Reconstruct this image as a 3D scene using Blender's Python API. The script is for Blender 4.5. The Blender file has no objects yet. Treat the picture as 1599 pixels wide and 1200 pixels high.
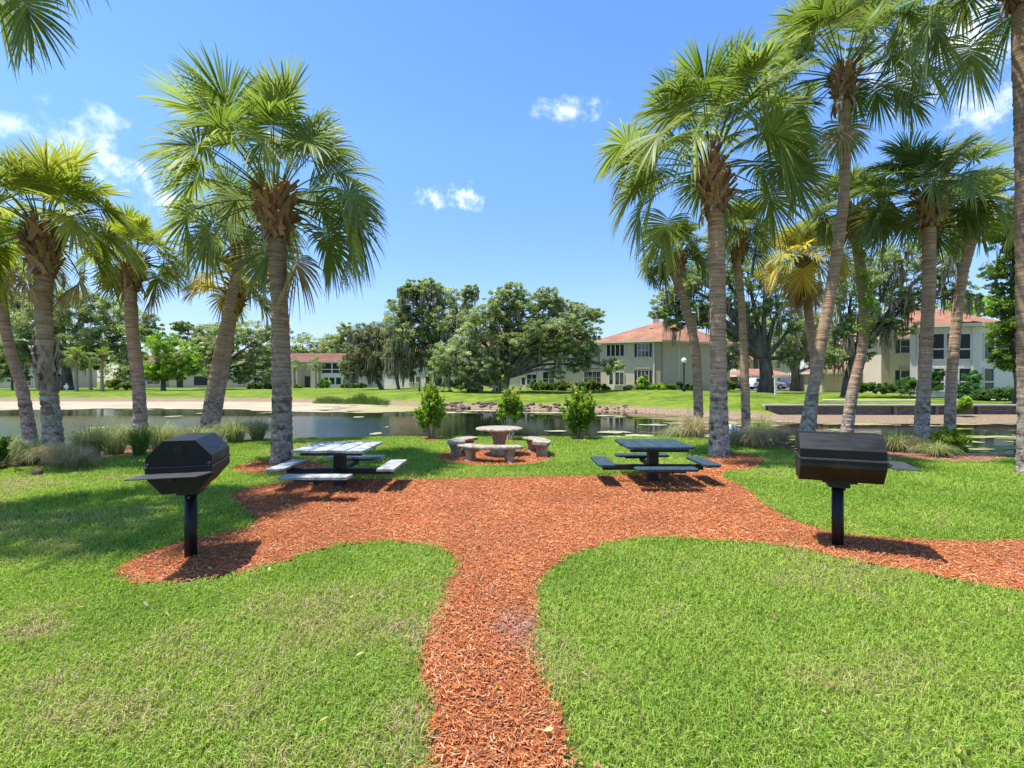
import bpy, bmesh, math, random
import numpy as np
from mathutils import Vector, Matrix

PI = math.pi
R = math.radians
rng = np.random.default_rng(11)
random.seed(5)
scene = bpy.context.scene
COL = scene.collection

# ------------------------------------------------------------------ camera, sky, sun, exposure
EYE = 1.70                      # eye height over the lawn
FPX, CX, HY = 780.0, 799.5, 595.0   # focal length and horizon of the survey of the photograph (1599 px wide)
cam_d = bpy.data.cameras.new('camera')
cam = bpy.data.objects.new('camera', cam_d)
COL.objects.link(cam)
cam.location = (0, 0, EYE)
cam.rotation_euler = (R(90), 0, 0)
cam_d.sensor_width = 36.0
cam_d.lens = 36.0 * FPX / 1599.0
cam_d.shift_y = -5.0 / 1599.0
cam_d.clip_end = 3000
cam_d.clip_start = 0.05
scene.camera = cam

SUN = Vector((-0.31, -0.03, 0.95)).normalized()     # towards the sun
SUN_E = math.asin(SUN.z)
SUN_A = math.atan2(SUN.x, SUN.y)
world = bpy.data.worlds.new('World')
scene.world = world
world.use_nodes = True
wn, wl = world.node_tree.nodes, world.node_tree.links
wn.clear()
w_out = wn.new('ShaderNodeOutputWorld')
w_bg = wn.new('ShaderNodeBackground')
w_bg.inputs['Strength'].default_value = 0.15
sky = wn.new('ShaderNodeTexSky')
sky.sky_type = 'NISHITA'
sky.sun_disc = False
sky.sun_elevation = SUN_E
sky.sun_rotation = SUN_A
sky.altitude = 0
sky.air_density = 1.0
sky.dust_density = 0.3
sky.ozone_density = 2.2
wl.new(w_bg.outputs[0], w_out.inputs[0])
w_sat = wn.new('ShaderNodeHueSaturation')
w_sat.inputs['Hue'].default_value = 0.504
w_sat.inputs['Saturation'].default_value = 1.2
w_sat.inputs['Value'].default_value = 1.10
wl.new(sky.outputs[0], w_sat.inputs['Color'])
# a few small cumulus scraps, each at its own bearing of the sky
w_tc = wn.new('ShaderNodeTexCoord')
w_nrm = wn.new('ShaderNodeVectorMath'); w_nrm.operation = 'NORMALIZE'
wl.new(w_tc.outputs['Generated'], w_nrm.inputs[0])
w_noise = wn.new('ShaderNodeTexNoise')
w_noise.inputs['Scale'].default_value = 30.0
w_noise.inputs['Detail'].default_value = 7.0
w_noise.inputs['Roughness'].default_value = 0.62
wl.new(w_nrm.outputs[0], w_noise.inputs['Vector'])
w_amp = wn.new('ShaderNodeMath'); w_amp.operation = 'MULTIPLY_ADD'; wl.new(w_noise.outputs['Fac'], w_amp.inputs[0]); w_amp.inputs[1].default_value = 1.5; w_amp.inputs[2].default_value = -.22
cloud_sum = None
for (cx_, cy_, rx_, ry_, amt) in [(704, 308, 52, 20, .95), (882, 170, 50, 22, .6), (180, 262, 56, 40, .8), (258, 318, 36, 24, .6),
                                  (1490, 70, 130, 75, .85), (1400, 105, 90, 36, .7), (112, 215, 50, 40, .5), (25, 200, 44, 26, .45),
                                  (-260, 330, 190, 60, .9), (1950, 220, 200, 70, .9), (165, 183, 34, 18, .4), (1560, 150, 80, 40, .6)]:
    c = Vector(((cx_ - CX) / FPX, 1.0, (HY - cy_) / FPX)); ln = c.length; c.normalize()
    sub = wn.new('ShaderNodeVectorMath'); sub.operation = 'SUBTRACT'
    wl.new(w_nrm.outputs[0], sub.inputs[0]); sub.inputs[1].default_value = c
    scl = wn.new('ShaderNodeVectorMath'); scl.operation = 'MULTIPLY'
    wl.new(sub.outputs[0], scl.inputs[0])
    scl.inputs[1].default_value = (FPX / rx_ * ln, FPX / rx_ * ln, FPX / ry_ * ln)
    le = wn.new('ShaderNodeVectorMath'); le.operation = 'LENGTH'
    wl.new(scl.outputs[0], le.inputs[0])
    fall = wn.new('ShaderNodeMapRange')          # 1 at the heart, 0 at the rim
    fall.inputs['From Min'].default_value = 0.0; fall.inputs['From Max'].default_value = 1.0
    fall.inputs['To Min'].default_value = .40; fall.inputs['To Max'].default_value = 0.05
    fall.clamp = True
    fall.clamp = False
    wl.new(le.outputs['Value'], fall.inputs['Value'])
    ad = wn.new('ShaderNodeMath'); ad.operation = 'ADD'
    wl.new(fall.outputs[0], ad.inputs[0]); wl.new(w_amp.outputs[0], ad.inputs[1])
    rp = wn.new('ShaderNodeMapRange'); rp.interpolation_type = 'SMOOTHSTEP'
    rp.inputs['From Min'].default_value = 0.55; rp.inputs['From Max'].default_value = 1.15
    rp.inputs['To Min'].default_value = 0.0; rp.inputs['To Max'].default_value = amt
    wl.new(ad.outputs[0], rp.inputs['Value'])
    if cloud_sum is None:
        cloud_sum = rp.outputs[0]
    else:
        mx = wn.new('ShaderNodeMath'); mx.operation = 'MAXIMUM'
        wl.new(cloud_sum, mx.inputs[0]); wl.new(rp.outputs[0], mx.inputs[1])
        cloud_sum = mx.outputs[0]
w_sep = wn.new('ShaderNodeSeparateXYZ'); wl.new(w_nrm.outputs[0], w_sep.inputs[0])
w_low = wn.new('ShaderNodeValToRGB'); wl.new(w_sep.outputs['Z'], w_low.inputs[0])
w_low.color_ramp.elements[0].position = 0.0; w_low.color_ramp.elements[0].color = (.42, .42, .50, 1)
w_low.color_ramp.elements[1].position = 0.42; w_low.color_ramp.elements[1].color = (.96, .97, 1, 1)
e_ = w_low.color_ramp.elements.new(.16); e_.color = (.74, .72, .80, 1)
w_tone = wn.new('ShaderNodeMixRGB'); w_tone.blend_type = 'MULTIPLY'; w_tone.inputs[0].default_value = 1.0
wl.new(w_sat.outputs[0], w_tone.inputs[1]); wl.new(w_low.outputs[0], w_tone.inputs[2])
w_mix = wn.new('ShaderNodeMixRGB')
wl.new(cloud_sum, w_mix.inputs[0])
wl.new(w_tone.outputs[0], w_mix.inputs[1])
w_mix.inputs[2].default_value = (6.6, 6.9, 7.4, 1)
wl.new(w_mix.outputs[0], w_bg.inputs['Color'])

sun_d = bpy.data.lights.new('sun', 'SUN')
sun_d.energy = 4.6
sun_d.angle = R(0.53)
sun_d.color = (1.0, 0.955, 0.88)
sun = bpy.data.objects.new('sun', sun_d)
COL.objects.link(sun)
sun.rotation_euler = (-SUN).to_track_quat('-Z', 'Y').to_euler()
sun.location = (0, 0, 40)

scene.view_settings.view_transform = 'Standard'
scene.view_settings.look = 'None'
scene.view_settings.exposure = 0.82
scene.view_settings.gamma = 1.0
scene.render.engine = 'CYCLES'
scene.cycles.use_denoising = True
scene.cycles.max_bounces = 7
scene.cycles.diffuse_bounces = 3
scene.cycles.glossy_bounces = 3
scene.cycles.transmission_bounces = 4
scene.cycles.transparent_max_bounces = 6
scene.cycles.caustics_reflective = False
scene.cycles.caustics_refractive = False

# ------------------------------------------------------------------ survey helpers
def P(px, py, Y):
    return np.array([(px - CX) / FPX * Y, Y, EYE - (py - HY) / FPX * Y])
def G(px, py, z=0.0):
    Y = FPX * (EYE - z) / (py - HY)
    return np.array([(px - CX) / FPX * Y, Y, z])

YF_X = [-300, -120, -60, -26, -14, -8, 0, 8, 10, 13, 15, 60, 300]
YF_Y = [80, 62, 52, 51, 47, 41, 37, 35, 32, 28, 25, 25, 30]
YN_X = [-300, -30, -15.4, -12, -10, -7, -3.2, 4.1, 6.2, 9.2, 12.5, 14.3, 30, 300]
YN_Y = [5, 12, 15, 16.5, 17, 16.6, 16.0, 15.8, 16, 16, 15, 14, 12, 5]
YL_X = [-300, -30, -9.4, -8.7, -8.2, -7.4, -4, 4.4, 5.8, 7.0, 8.8, 11.0, 30, 300]
YL_Y = [4, 8.5, 9.2, 11.3, 13.2, 14.3, 14.9, 14.9, 14.4, 12.9, 10.9, 10.6, 10, 4]
WATER = -0.45
def Yfar(x): return np.interp(x, YF_X, YF_Y)
def Ynear(x): return np.interp(x, YN_X, YN_Y)
def Ylawn(x): return np.interp(x, YL_X, YL_Y)
def TZ(x, y):
    """height of the ground"""
    x = np.asarray(x, float); y = np.asarray(y, float)
    yn, yl, yf = Ynear(x), Ylawn(x), Yfar(x)
    yl = np.minimum(yl, yn - 0.9)
    t = np.clip((y - yl) / (yn - yl), 0, 1)
    zn = WATER * (t ** 1.3)
    zn = np.where(y > yn, WATER - np.clip((y - yn) / 3, 0, 1) * 0.9, zn)
    s = y - yf
    H = np.interp(x, [-60, -25, 0, 18, 26, 60], [0.25, 0.3, 0.75, 0.75, 0.45, 0.45])
    def seg(ss, zs):
        out = np.full(s.shape, -1.4) if s.shape else np.array(-1.4)
        for (a, b, za, zb) in zip(ss[:-1], ss[1:], zs[:-1], zs[1:]):
            k = np.clip((s - a) / (b - a), 0, 1)
            zb_ = zb if not isinstance(zb, str) else H
            za_ = za if not isinstance(za, str) else H
            out = np.where(s >= a, za_ + (zb_ - za_) * k, out)
        return out
    za = seg([-4, 0, 2.2, 7, 20], [-1.4, -.45, 0.02, .2, 'H'])
    zb = seg([-4, 0, 4.5, 4.56, 8, 20], [-1.4, -.45, -.25, .2, .27, 'H'])
    w = np.clip((x - 14.4) / 0.6, 0, 1)
    zf = za * (1 - w) + zb * w
    # gentle rise in the middle of the far bank
    zf = zf + np.where(s > 2, 0.35 * np.exp(-((x + 9) / 6.0) ** 2) * np.clip((s - 2) / 6, 0, 1), 0)
    return np.maximum(zn, zf)

def vnoise(x, y, scale, seed):
    r = np.random.default_rng(seed)
    g = r.random((256, 256))
    u = x / scale + 1000.0; v = y / scale + 1000.0
    i = np.floor(u).astype(int); j = np.floor(v).astype(int)
    fu = u - i; fv = v - j
    fu = fu * fu * (3 - 2 * fu); fv = fv * fv * (3 - 2 * fv)
    a = g[i % 256, j % 256]; b = g[(i + 1) % 256, j % 256]
    c = g[i % 256, (j + 1) % 256]; d = g[(i + 1) % 256, (j + 1) % 256]
    return (a * (1 - fu) + b * fu) * (1 - fv) + (c * (1 - fu) + d * fu) * fv

def inpoly(x, y, poly):
    ins = np.zeros(x.shape, bool)
    n = len(poly)
    for k in range(n):
        x0, y0 = poly[k]; x1, y1 = poly[(k + 1) % n]
        if y0 == y1: continue
        c = ((y0 > y) != (y1 > y)) & (x < (x1 - x0) * (y - y0) / (y1 - y0) + x0)
        ins ^= c
    return ins

def smooth_poly(pts, n=4):
    pts = np.array(pts, float); m = len(pts); out = []
    for i in range(m):
        p0, p1, p2, p3 = pts[i - 1], pts[i], pts[(i + 1) % m], pts[(i + 2) % m]
        for k in range(n):
            t = k / n
            out.append(0.5 * ((2 * p1) + (-p0 + p2) * t + (2 * p0 - 5 * p1 + 4 * p2 - p3) * t * t + (-p0 + 3 * p1 - 3 * p2 + p3) * t ** 3))
    return np.array(out)

def catmull(pts, n):
    pts = np.array(pts, float)
    if len(pts) == 2:
        return pts[0] + (pts[1] - pts[0]) * np.linspace(0, 1, n)[:, None]
    ext = np.vstack([2 * pts[0] - pts[1], pts, 2 * pts[-1] - pts[-2]])
    ts = np.linspace(0, len(pts) - 1 - 1e-6, n)
    out = []
    for t in ts:
        i = int(t); f = t - i
        p0, p1, p2, p3 = ext[i], ext[i + 1], ext[i + 2], ext[i + 3]
        out.append(0.5 * ((2 * p1) + (-p0 + p2) * f + (2 * p0 - 5 * p1 + 4 * p2 - p3) * f * f + (-p0 + 3 * p1 - 3 * p2 + p3) * f ** 3))
    return np.array(out)

# ------------------------------------------------------------------ mesh helpers
class MB:
    def __init__(self):
        self.v = []; self.f = {}; self.c = []; self.n = 0; self.order = []
    def add(self, V, F, col=None, mi=0):
        V = np.asarray(V, float).reshape(-1, 3)
        self.v.append(V)
        if col is None: col = (1, 1, 1)
        col = np.asarray(col, float)
        self.c.append(np.broadcast_to(col, (len(V), 3)))
        Fs = F if isinstance(F, (list, tuple)) and len(F) and isinstance(F[0], np.ndarray) and F[0].ndim == 2 else [np.asarray(F, int)]
        for f in Fs:
            if len(f): self.order.append((f + self.n, mi))
        self.n += len(V)
    def box(self, c, s, rz=0.0, col=None, mi=0, M=None):
        c = np.array(c, float); h = np.array(s, float) / 2
        V = np.array([[-1, -1, -1], [1, -1, -1], [1, 1, -1], [-1, 1, -1], [-1, -1, 1], [1, -1, 1], [1, 1, 1], [-1, 1, 1]]) * h
        if M is not None: V = V @ np.array(M).T
        if rz:
            ca, sa = math.cos(rz), math.sin(rz)
            V = np.c_[V[:, 0] * ca - V[:, 1] * sa, V[:, 0] * sa + V[:, 1] * ca, V[:, 2]]
        F = np.array([[0, 3, 2, 1], [4, 5, 6, 7], [0, 1, 5, 4], [1, 2, 6, 5], [2, 3, 7, 6], [3, 0, 4, 7]])
        self.add(V + c, F, col, mi)
    def tube(self, pts, rad, sides=8, col=None, mi=0, caps=True):
        pts = np.array(pts, float); n = len(pts)
        rad = np.broadcast_to(np.asarray(rad, float), (n,))
        T = np.gradient(pts, axis=0); T /= np.linalg.norm(T, axis=1)[:, None] + 1e-9
        ref = np.array([0.0, 1.0, 0.0]) if abs(T[0][1]) < 0.8 else np.array([1.0, 0, 0])
        V = []
        u = ref
        for i in range(n):
            u = u - T[i] * np.dot(u, T[i]); u /= np.linalg.norm(u) + 1e-9
            w = np.cross(T[i], u)
            a = np.arange(sides) / sides * 2 * PI
            V.append(pts[i] + rad[i] * (np.cos(a)[:, None] * u + np.sin(a)[:, None] * w))
        V = np.vstack(V)
        i, j = np.meshgrid(np.arange(n - 1), np.arange(sides), indexing='ij')
        a = (i * sides + j).ravel(); b = (i * sides + (j + 1) % sides).ravel()
        F = np.c_[a, b, b + sides, a + sides]
        fs = [F]
        if caps:
            fs.append(np.arange(sides)[::-1][None, :]); fs.append((np.arange(sides) + (n - 1) * sides)[None, :])
        if col is not None and np.ndim(col) == 2 and len(col) == n: col = np.repeat(col, sides, axis=0)
        self.add(V, fs, col, mi)
    def lathe(self, prof, sides=32, c=(0, 0, 0), col=None, mi=0):
        prof = np.array(prof, float); n = len(prof)
        a = np.arange(sides) / sides * 2 * PI
        V = np.vstack([np.c_[r * np.cos(a), r * np.sin(a), np.full(sides, z)] for r, z in prof]) + np.array(c)
        i, j = np.meshgrid(np.arange(n - 1), np.arange(sides), indexing='ij')
        q = (i * sides + j).ravel(); b = (i * sides + (j + 1) % sides).ravel()
        F = np.c_[q, b, b + sides, q + sides]
        self.add(V, [F, np.arange(sides)[::-1][None, :], (np.arange(sides) + (n - 1) * sides)[None, :]], col, mi)
    def prism(self, poly, z0, z1, col=None, mi=0):
        n = len(poly); p = np.array(poly, float)
        V = np.vstack([np.c_[p, np.full(n, z0)], np.c_[p, np.full(n, z1)]])
        k = np.arange(n); kk = (k + 1) % n
        self.add(V, [k[::-1][None, :], (k + n)[None, :], np.c_[k, kk, kk + n, k + n]], col, mi)
    def mesh(self, name, origin=(0, 0, 0), smooth=False):
        me = bpy.data.meshes.new(name)
        V = np.vstack(self.v) - np.array(origin); C = np.vstack(self.c)
        me.vertices.add(len(V)); me.vertices.foreach_set('co', V.astype(np.float32).ravel())
        lv = np.concatenate([f.ravel() for f, _ in self.order])
        cnt = np.concatenate([np.full(len(f), f.shape[1]) for f, _ in self.order])
        mi = np.concatenate([np.full(len(f), m) for f, m in self.order])
        st = np.concatenate([[0], np.cumsum(cnt)[:-1]])
        me.loops.add(len(lv)); me.loops.foreach_set('vertex_index', lv.astype(np.int32))
        me.polygons.add(len(cnt)); me.polygons.foreach_set('loop_start', st.astype(np.int32))
        me.polygons.foreach_set('material_index', mi.astype(np.int32))
        me.polygons.foreach_set('use_smooth', np.full(len(cnt), bool(smooth)))
        at = me.color_attributes.new('Col', 'FLOAT_COLOR', 'POINT')
        at.data.foreach_set('color', np.c_[C, np.ones(len(C))].astype(np.float32).ravel())
        me.update(calc_edges=True)
        me.validate()
        return me

def root_of(o):
    while o.parent: o = o.parent
    return o
def put(name, mb, mats, parent=None, origin=None, smooth=False, local=False, bevel=0.0, label=None):
    """one mesh object; world coordinates unless local"""
    if local: org = (0, 0, 0)
    elif parent is not None: org = tuple(root_of(parent).location)
    else: org = origin if origin is not None else (0, 0, 0)
    me = mb.mesh(name, org, smooth)
    for m in (mats if isinstance(mats, (list, tuple)) else [mats]): me.materials.append(m)
    o = bpy.data.objects.new(name, me); COL.objects.link(o)
    if parent is not None: o.parent = parent
    elif not local: o.location = org
    if bevel:
        b = o.modifiers.new('bevel', 'BEVEL'); b.width = bevel; b.segments = 2; b.limit_method = 'ANGLE'; b.angle_limit = R(35)
    if label: o['label'] = label
    return o
def thing(name, label, cat, loc=(0, 0, 0), group=None, rz=0.0):
    o = bpy.data.objects.new(name, None); COL.objects.link(o)
    o.empty_display_size = 0.2
    o.location = tuple(float(a) for a in loc); o.rotation_euler = (0, 0, rz)
    o['label'] = label; o['category'] = cat
    if group: o['group'] = group
    return o
def tag(o, label=None, cat=None, group=None, kind=None):
    if label: o['label'] = label
    if cat: o['category'] = cat
    if group: o['group'] = group
    if kind: o['kind'] = kind
    return o

# ------------------------------------------------------------------ materials
def new_mat(name):
    m = bpy.data.materials.new(name); m.use_nodes = True
    nt = m.node_tree; nt.nodes.clear()
    out = nt.nodes.new('ShaderNodeOutputMaterial'); b = nt.nodes.new('ShaderNodeBsdfPrincipled')
    nt.links.new(b.outputs[0], out.inputs[0])
    return m, nt, b, out
def N(nt, t, **kw):
    n = nt.nodes.new(t)
    for k, v in kw.items():
        if k in n.inputs: n.inputs[k].default_value = v
        else: setattr(n, k, v)
    return n
def ramp(nt, fac, stops):
    r = nt.nodes.new('ShaderNodeValToRGB')
    el = r.color_ramp.elements
    while len(el) < len(stops): el.new(0.5)
    for e, (p, c) in zip(el, stops):
        e.position = p; e.color = (*c, 1)
    nt.links.new(fac, r.inputs[0])
    return r
def leaf_mat(name, trans=0.3, rough=0.5, spec=0.4):
    """colour of each leaf from the mesh, some light through the leaf"""
    m, nt, b, out = new_mat(name)
    a = N(nt, 'ShaderNodeVertexColor'); a.layer_name = 'Col'
    nt.links.new(a.outputs[0], b.inputs['Base Color'])
    b.inputs['Roughness'].default_value = rough
    b.inputs['Specular IOR Level'].default_value = spec
    t = nt.nodes.new('ShaderNodeBsdfTranslucent')
    hs = N(nt, 'ShaderNodeHueSaturation', Saturation=1.12, Value=1.75)
    nt.links.new(a.outputs[0], hs.inputs['Color'])
    nt.links.new(hs.outputs[0], t.inputs['Color'])
    mx = nt.nodes.new('ShaderNodeMixShader'); mx.inputs[0].default_value = trans
    nt.links.new(b.outputs[0], mx.inputs[1]); nt.links.new(t.outputs[0], mx.inputs[2])
    nt.links.new(mx.outputs[0], out.inputs[0])
    return m
def col_mat(name, rough=0.8, spec=0.3, bump=0.0, scale=60):
    m, nt, b, out = new_mat(name)
    a = N(nt, 'ShaderNodeVertexColor'); a.layer_name = 'Col'
    nt.links.new(a.outputs[0], b.inputs['Base Color'])
    b.inputs['Roughness'].default_value = rough; b.inputs['Specular IOR Level'].default_value = spec
    if bump:
        tc = N(nt, 'ShaderNodeTexCoord'); n = N(nt, 'ShaderNodeTexNoise', Scale=scale, Detail=5.0)
        nt.links.new(tc.outputs['Object'], n.inputs['Vector'])
        bp = N(nt, 'ShaderNodeBump', Strength=bump, Distance=0.02)
        nt.links.new(n.outputs['Fac'], bp.inputs['Height']); nt.links.new(bp.outputs[0], b.inputs['Normal'])
    return m
def noise_mat(name, stops, scale=5.0, rough=0.8, spec=0.3, bump=0.2, bdist=0.01, stretch=(1, 1, 1), metallic=0.0, detail=6.0, bscale=None):
    m, nt, b, out = new_mat(name)
    tc = N(nt, 'ShaderNodeTexCoord'); mp = N(nt, 'ShaderNodeMapping', Scale=stretch)
    nt.links.new(tc.outputs['Object'], mp.inputs['Vector'])
    n = N(nt, 'ShaderNodeTexNoise', Scale=scale, Detail=detail, Roughness=0.6)
    nt.links.new(mp.outputs[0], n.inputs['Vector'])
    r = ramp(nt, n.outputs['Fac'], stops)
    nt.links.new(r.outputs[0], b.inputs['Base Color'])
    b.inputs['Roughness'].default_value = rough; b.inputs['Specular IOR Level'].default_value = spec
    b.inputs['Metallic'].default_value = metallic
    if bump:
        n2 = n
        if bscale:
            n2 = N(nt, 'ShaderNodeTexNoise', Scale=bscale, Detail=5.0); nt.links.new(mp.outputs[0], n2.inputs['Vector'])
        bp = N(nt, 'ShaderNodeBump', Strength=bump, Distance=bdist)
        nt.links.new(n2.outputs['Fac'], bp.inputs['Height']); nt.links.new(bp.outputs[0], b.inputs['Normal'])
    return m

M_frond = leaf_mat('palm_frond', 0.36, 0.5, 0.28)
M_leaf = leaf_mat('tree_leaf', 0.5, 0.5, 0.4)
M_grass = leaf_mat('grass_blade', 0.34, 0.55, 0.3)
M_moss = col_mat('hanging_moss', 0.95, 0.1)
M_chip = col_mat('wood_chip', 0.85, 0.2)
M_boot = col_mat('dry_leaf_base', 0.85, 0.2, 0.5, 40)
M_limb = noise_mat('oak_bark', [(.3, (.055, .045, .036)), (.55, (.13, .11, .09)), (.8, (.24, .215, .18))], 2.2, .95, .1, .8, .05, (1, 1, .35))
M_stem = noise_mat('pale_stem', [(.3, (.22, .16, .11)), (.7, (.42, .34, .26))], 12, .8, .2, .3, .01, (1, 1, .3))

def trunk_mat():
    m, nt, b, out = new_mat('palm_trunk')
    tc = N(nt, 'ShaderNodeTexCoord')
    mp = N(nt, 'ShaderNodeMapping', Scale=(2.2, 2.2, 26.0)); nt.links.new(tc.outputs['Object'], mp.inputs['Vector'])
    n1 = N(nt, 'ShaderNodeTexNoise', Scale=1.0, Detail=5.0, Roughness=.6); nt.links.new(mp.outputs[0], n1.inputs['Vector'])   # leaf-scar rings
    mp2 = N(nt, 'ShaderNodeMapping', Scale=(30, 30, 5.0)); nt.links.new(tc.outputs['Object'], mp2.inputs['Vector'])
    n2 = N(nt, 'ShaderNodeTexNoise', Scale=1.0, Detail=6.0, Roughness=.7); nt.links.new(mp2.outputs[0], n2.inputs['Vector'])  # fibres
    n3 = N(nt, 'ShaderNodeTexNoise', Scale=4.5, Detail=5.0, Roughness=.65); nt.links.new(tc.outputs['Object'], n3.inputs['Vector'])  # patches
    n4 = N(nt, 'ShaderNodeTexNoise', Scale=10.0, Detail=4.0, Roughness=.7); nt.links.new(tc.outputs['Object'], n4.inputs['Vector'])   # lichen
    sx = N(nt, 'ShaderNodeSeparateXYZ'); nt.links.new(tc.outputs['Object'], sx.inputs[0])
    hz = N(nt, 'ShaderNodeMapRange'); nt.links.new(sx.outputs['Z'], hz.inputs['Value'])
    hz.inputs['From Min'].default_value = .5; hz.inputs['From Max'].default_value = 2.6
    a1 = N(nt, 'ShaderNodeMath', operation='MULTIPLY_ADD'); nt.links.new(n1.outputs['Fac'], a1.inputs[0]); a1.inputs[1].default_value = .75
    a2 = N(nt, 'ShaderNodeMath', operation='MULTIPLY'); nt.links.new(n2.outputs['Fac'], a2.inputs[0]); a2.inputs[1].default_value = .28
    nt.links.new(a2.outputs[0], a1.inputs[2])
    grey = ramp(nt, a1.outputs[0], [(.30, (.11, .085, .066)), (.48, (.29, .235, .185)), (.66, (.50, .43, .35))])
    tan = ramp(nt, a1.outputs[0], [(.30, (.14, .085, .05)), (.48, (.38, .25, .155)), (.66, (.58, .42, .28))])
    m1 = N(nt, 'ShaderNodeMixRGB'); nt.links.new(hz.outputs[0], m1.inputs[0]); nt.links.new(grey.outputs[0], m1.inputs[1]); nt.links.new(tan.outputs[0], m1.inputs[2])
    # pale lichen low on the trunk, dark stains in patches
    inv = N(nt, 'ShaderNodeMath', operation='SUBTRACT'); inv.inputs[0].default_value = 1.0; nt.links.new(hz.outputs[0], inv.inputs[1])
    l1 = N(nt, 'ShaderNodeMapRange'); nt.links.new(n4.outputs['Fac'], l1.inputs['Value']); l1.inputs['From Min'].default_value = .50; l1.inputs['From Max'].default_value = .56
    l2 = N(nt, 'ShaderNodeMath', operation='MULTIPLY'); nt.links.new(l1.outputs[0], l2.inputs[0]); nt.links.new(inv.outputs[0], l2.inputs[1])
    l3 = N(nt, 'ShaderNodeMath', operation='MULTIPLY'); nt.links.new(l2.outputs[0], l3.inputs[0]); l3.inputs[1].default_value = .8
    m2 = N(nt, 'ShaderNodeMixRGB'); nt.links.new(l3.outputs[0], m2.inputs[0]); nt.links.new(m1.outputs[0], m2.inputs[1]); m2.inputs[2].default_value = (.60, .55, .46, 1)
    d1 = N(nt, 'ShaderNodeMapRange'); nt.links.new(n3.outputs['Fac'], d1.inputs['Value']); d1.inputs['From Min'].default_value = .53; d1.inputs['From Max'].default_value = .60; d1.inputs['To Max'].default_value = .85
    d2 = N(nt, 'ShaderNodeMath', operation='MULTIPLY'); nt.links.new(d1.outputs[0], d2.inputs[0]); nt.links.new(inv.outputs[0], d2.inputs[1])
    m3 = N(nt, 'ShaderNodeMixRGB'); nt.links.new(d2.outputs[0], m3.inputs[0]); nt.links.new(m2.outputs[0], m3.inputs[1]); m3.inputs[2].default_value = (.055, .045, .035, 1)
    oi = N(nt, 'ShaderNodeObjectInfo'); ov = N(nt, 'ShaderNodeMapRange'); nt.links.new(oi.outputs['Random'], ov.inputs['Value']); ov.inputs['To Min'].default_value = .78; ov.inputs['To Max'].default_value = 1.1
    hv = N(nt, 'ShaderNodeHueSaturation'); nt.links.new(ov.outputs[0], hv.inputs['Value']); nt.links.new(m3.outputs[0], hv.inputs['Color'])
    nt.links.new(hv.outputs[0], b.inputs['Base Color'])
    b.inputs['Roughness'].default_value = .95; b.inputs['Specular IOR Level'].default_value = .1
    bp = N(nt, 'ShaderNodeBump', Strength=.9, Distance=.035)
    nt.links.new(a1.outputs[0], bp.inputs['Height']); nt.links.new(bp.outputs[0], b.inputs['Normal'])
    return m
M_trunk = trunk_mat()

# ------------------------------------------------------------------ ground, water
def ground_mat():
    m, nt, b, out = new_mat('ground')
    tc = N(nt, 'ShaderNodeTexCoord')
    sx = N(nt, 'ShaderNodeSeparateXYZ'); nt.links.new(tc.outputs['Object'], sx.inputs[0])
    n = N(nt, 'ShaderNodeTexNoise', Scale=1.3, Detail=8.0, Roughness=.7); nt.links.new(tc.outputs['Object'], n.inputs['Vector'])
    nf = N(nt, 'ShaderNodeTexNoise', Scale=9.0, Detail=6.0, Roughness=.75); nt.links.new(tc.outputs['Object'], nf.inputs['Vector'])
    nb = N(nt, 'ShaderNodeTexNoise', Scale=.22, Detail=4.0, Roughness=.6); nt.links.new(tc.outputs['Object'], nb.inputs['Vector'])
    gr = ramp(nt, n.outputs['Fac'], [(.25, (.05, .095, .014)), (.5, (.14, .215, .026)), (.75, (.29, .32, .06))])
    gb = ramp(nt, nb.outputs['Fac'], [(.38, (.60, .66, .6)), (.5, (.95, .95, .9)), (.64, (1.25, 1.08, 1.0))])
    mg = N(nt, 'ShaderNodeMixRGB', blend_type='MULTIPLY'); mg.inputs[0].default_value = 1.0
    nt.links.new(gr.outputs[0], mg.inputs[1]); nt.links.new(gb.outputs[0], mg.inputs[2])
    di = ramp(nt, nf.outputs['Fac'], [(.3, (.11, .075, .045)), (.5, (.27, .19, .12)), (.72, (.46, .36, .25))])
    # near lawn floor: thatch under the blades
    th = ramp(nt, nf.outputs['Fac'], [(.3, (.07, .10, .02)), (.55, (.14, .18, .04)), (.8, (.26, .24, .09))])
    ny = N(nt, 'ShaderNodeMapRange'); nt.links.new(sx.outputs['Y'], ny.inputs['Value']); ny.inputs['From Min'].default_value = 18; ny.inputs['From Max'].default_value = 20
    mf = N(nt, 'ShaderNodeMixRGB'); nt.links.new(ny.outputs[0], mf.inputs[0]); nt.links.new(th.outputs[0], mf.inputs[1]); nt.links.new(mg.outputs[0], mf.inputs[2])
    hh = N(nt, 'ShaderNodeMath', operation='MULTIPLY_ADD'); nt.links.new(n.outputs['Fac'], hh.inputs[0]); hh.inputs[1].default_value = .7; nt.links.new(sx.outputs['Z'], hh.inputs[2])
    k = N(nt, 'ShaderNodeMapRange'); nt.links.new(hh.outputs[0], k.inputs['Value']); k.inputs['From Min'].default_value = .16; k.inputs['From Max'].default_value = .34
    mx = N(nt, 'ShaderNodeMixRGB'); nt.links.new(k.outputs[0], mx.inputs[0]); nt.links.new(di.outputs[0], mx.inputs[1]); nt.links.new(mf.outputs[0], mx.inputs[2])
    nt.links.new(mx.outputs[0], b.inputs['Base Color'])
    b.inputs['Roughness'].default_value = .95; b.inputs['Specular IOR Level'].default_value = .05
    bp = N(nt, 'ShaderNodeBump', Strength=1.0, Distance=.08)
    nt.links.new(nf.outputs['Fac'], bp.inputs['Height']); nt.links.new(bp.outputs[0], b.inputs['Normal'])
    return m
M_ground = ground_mat()

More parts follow.
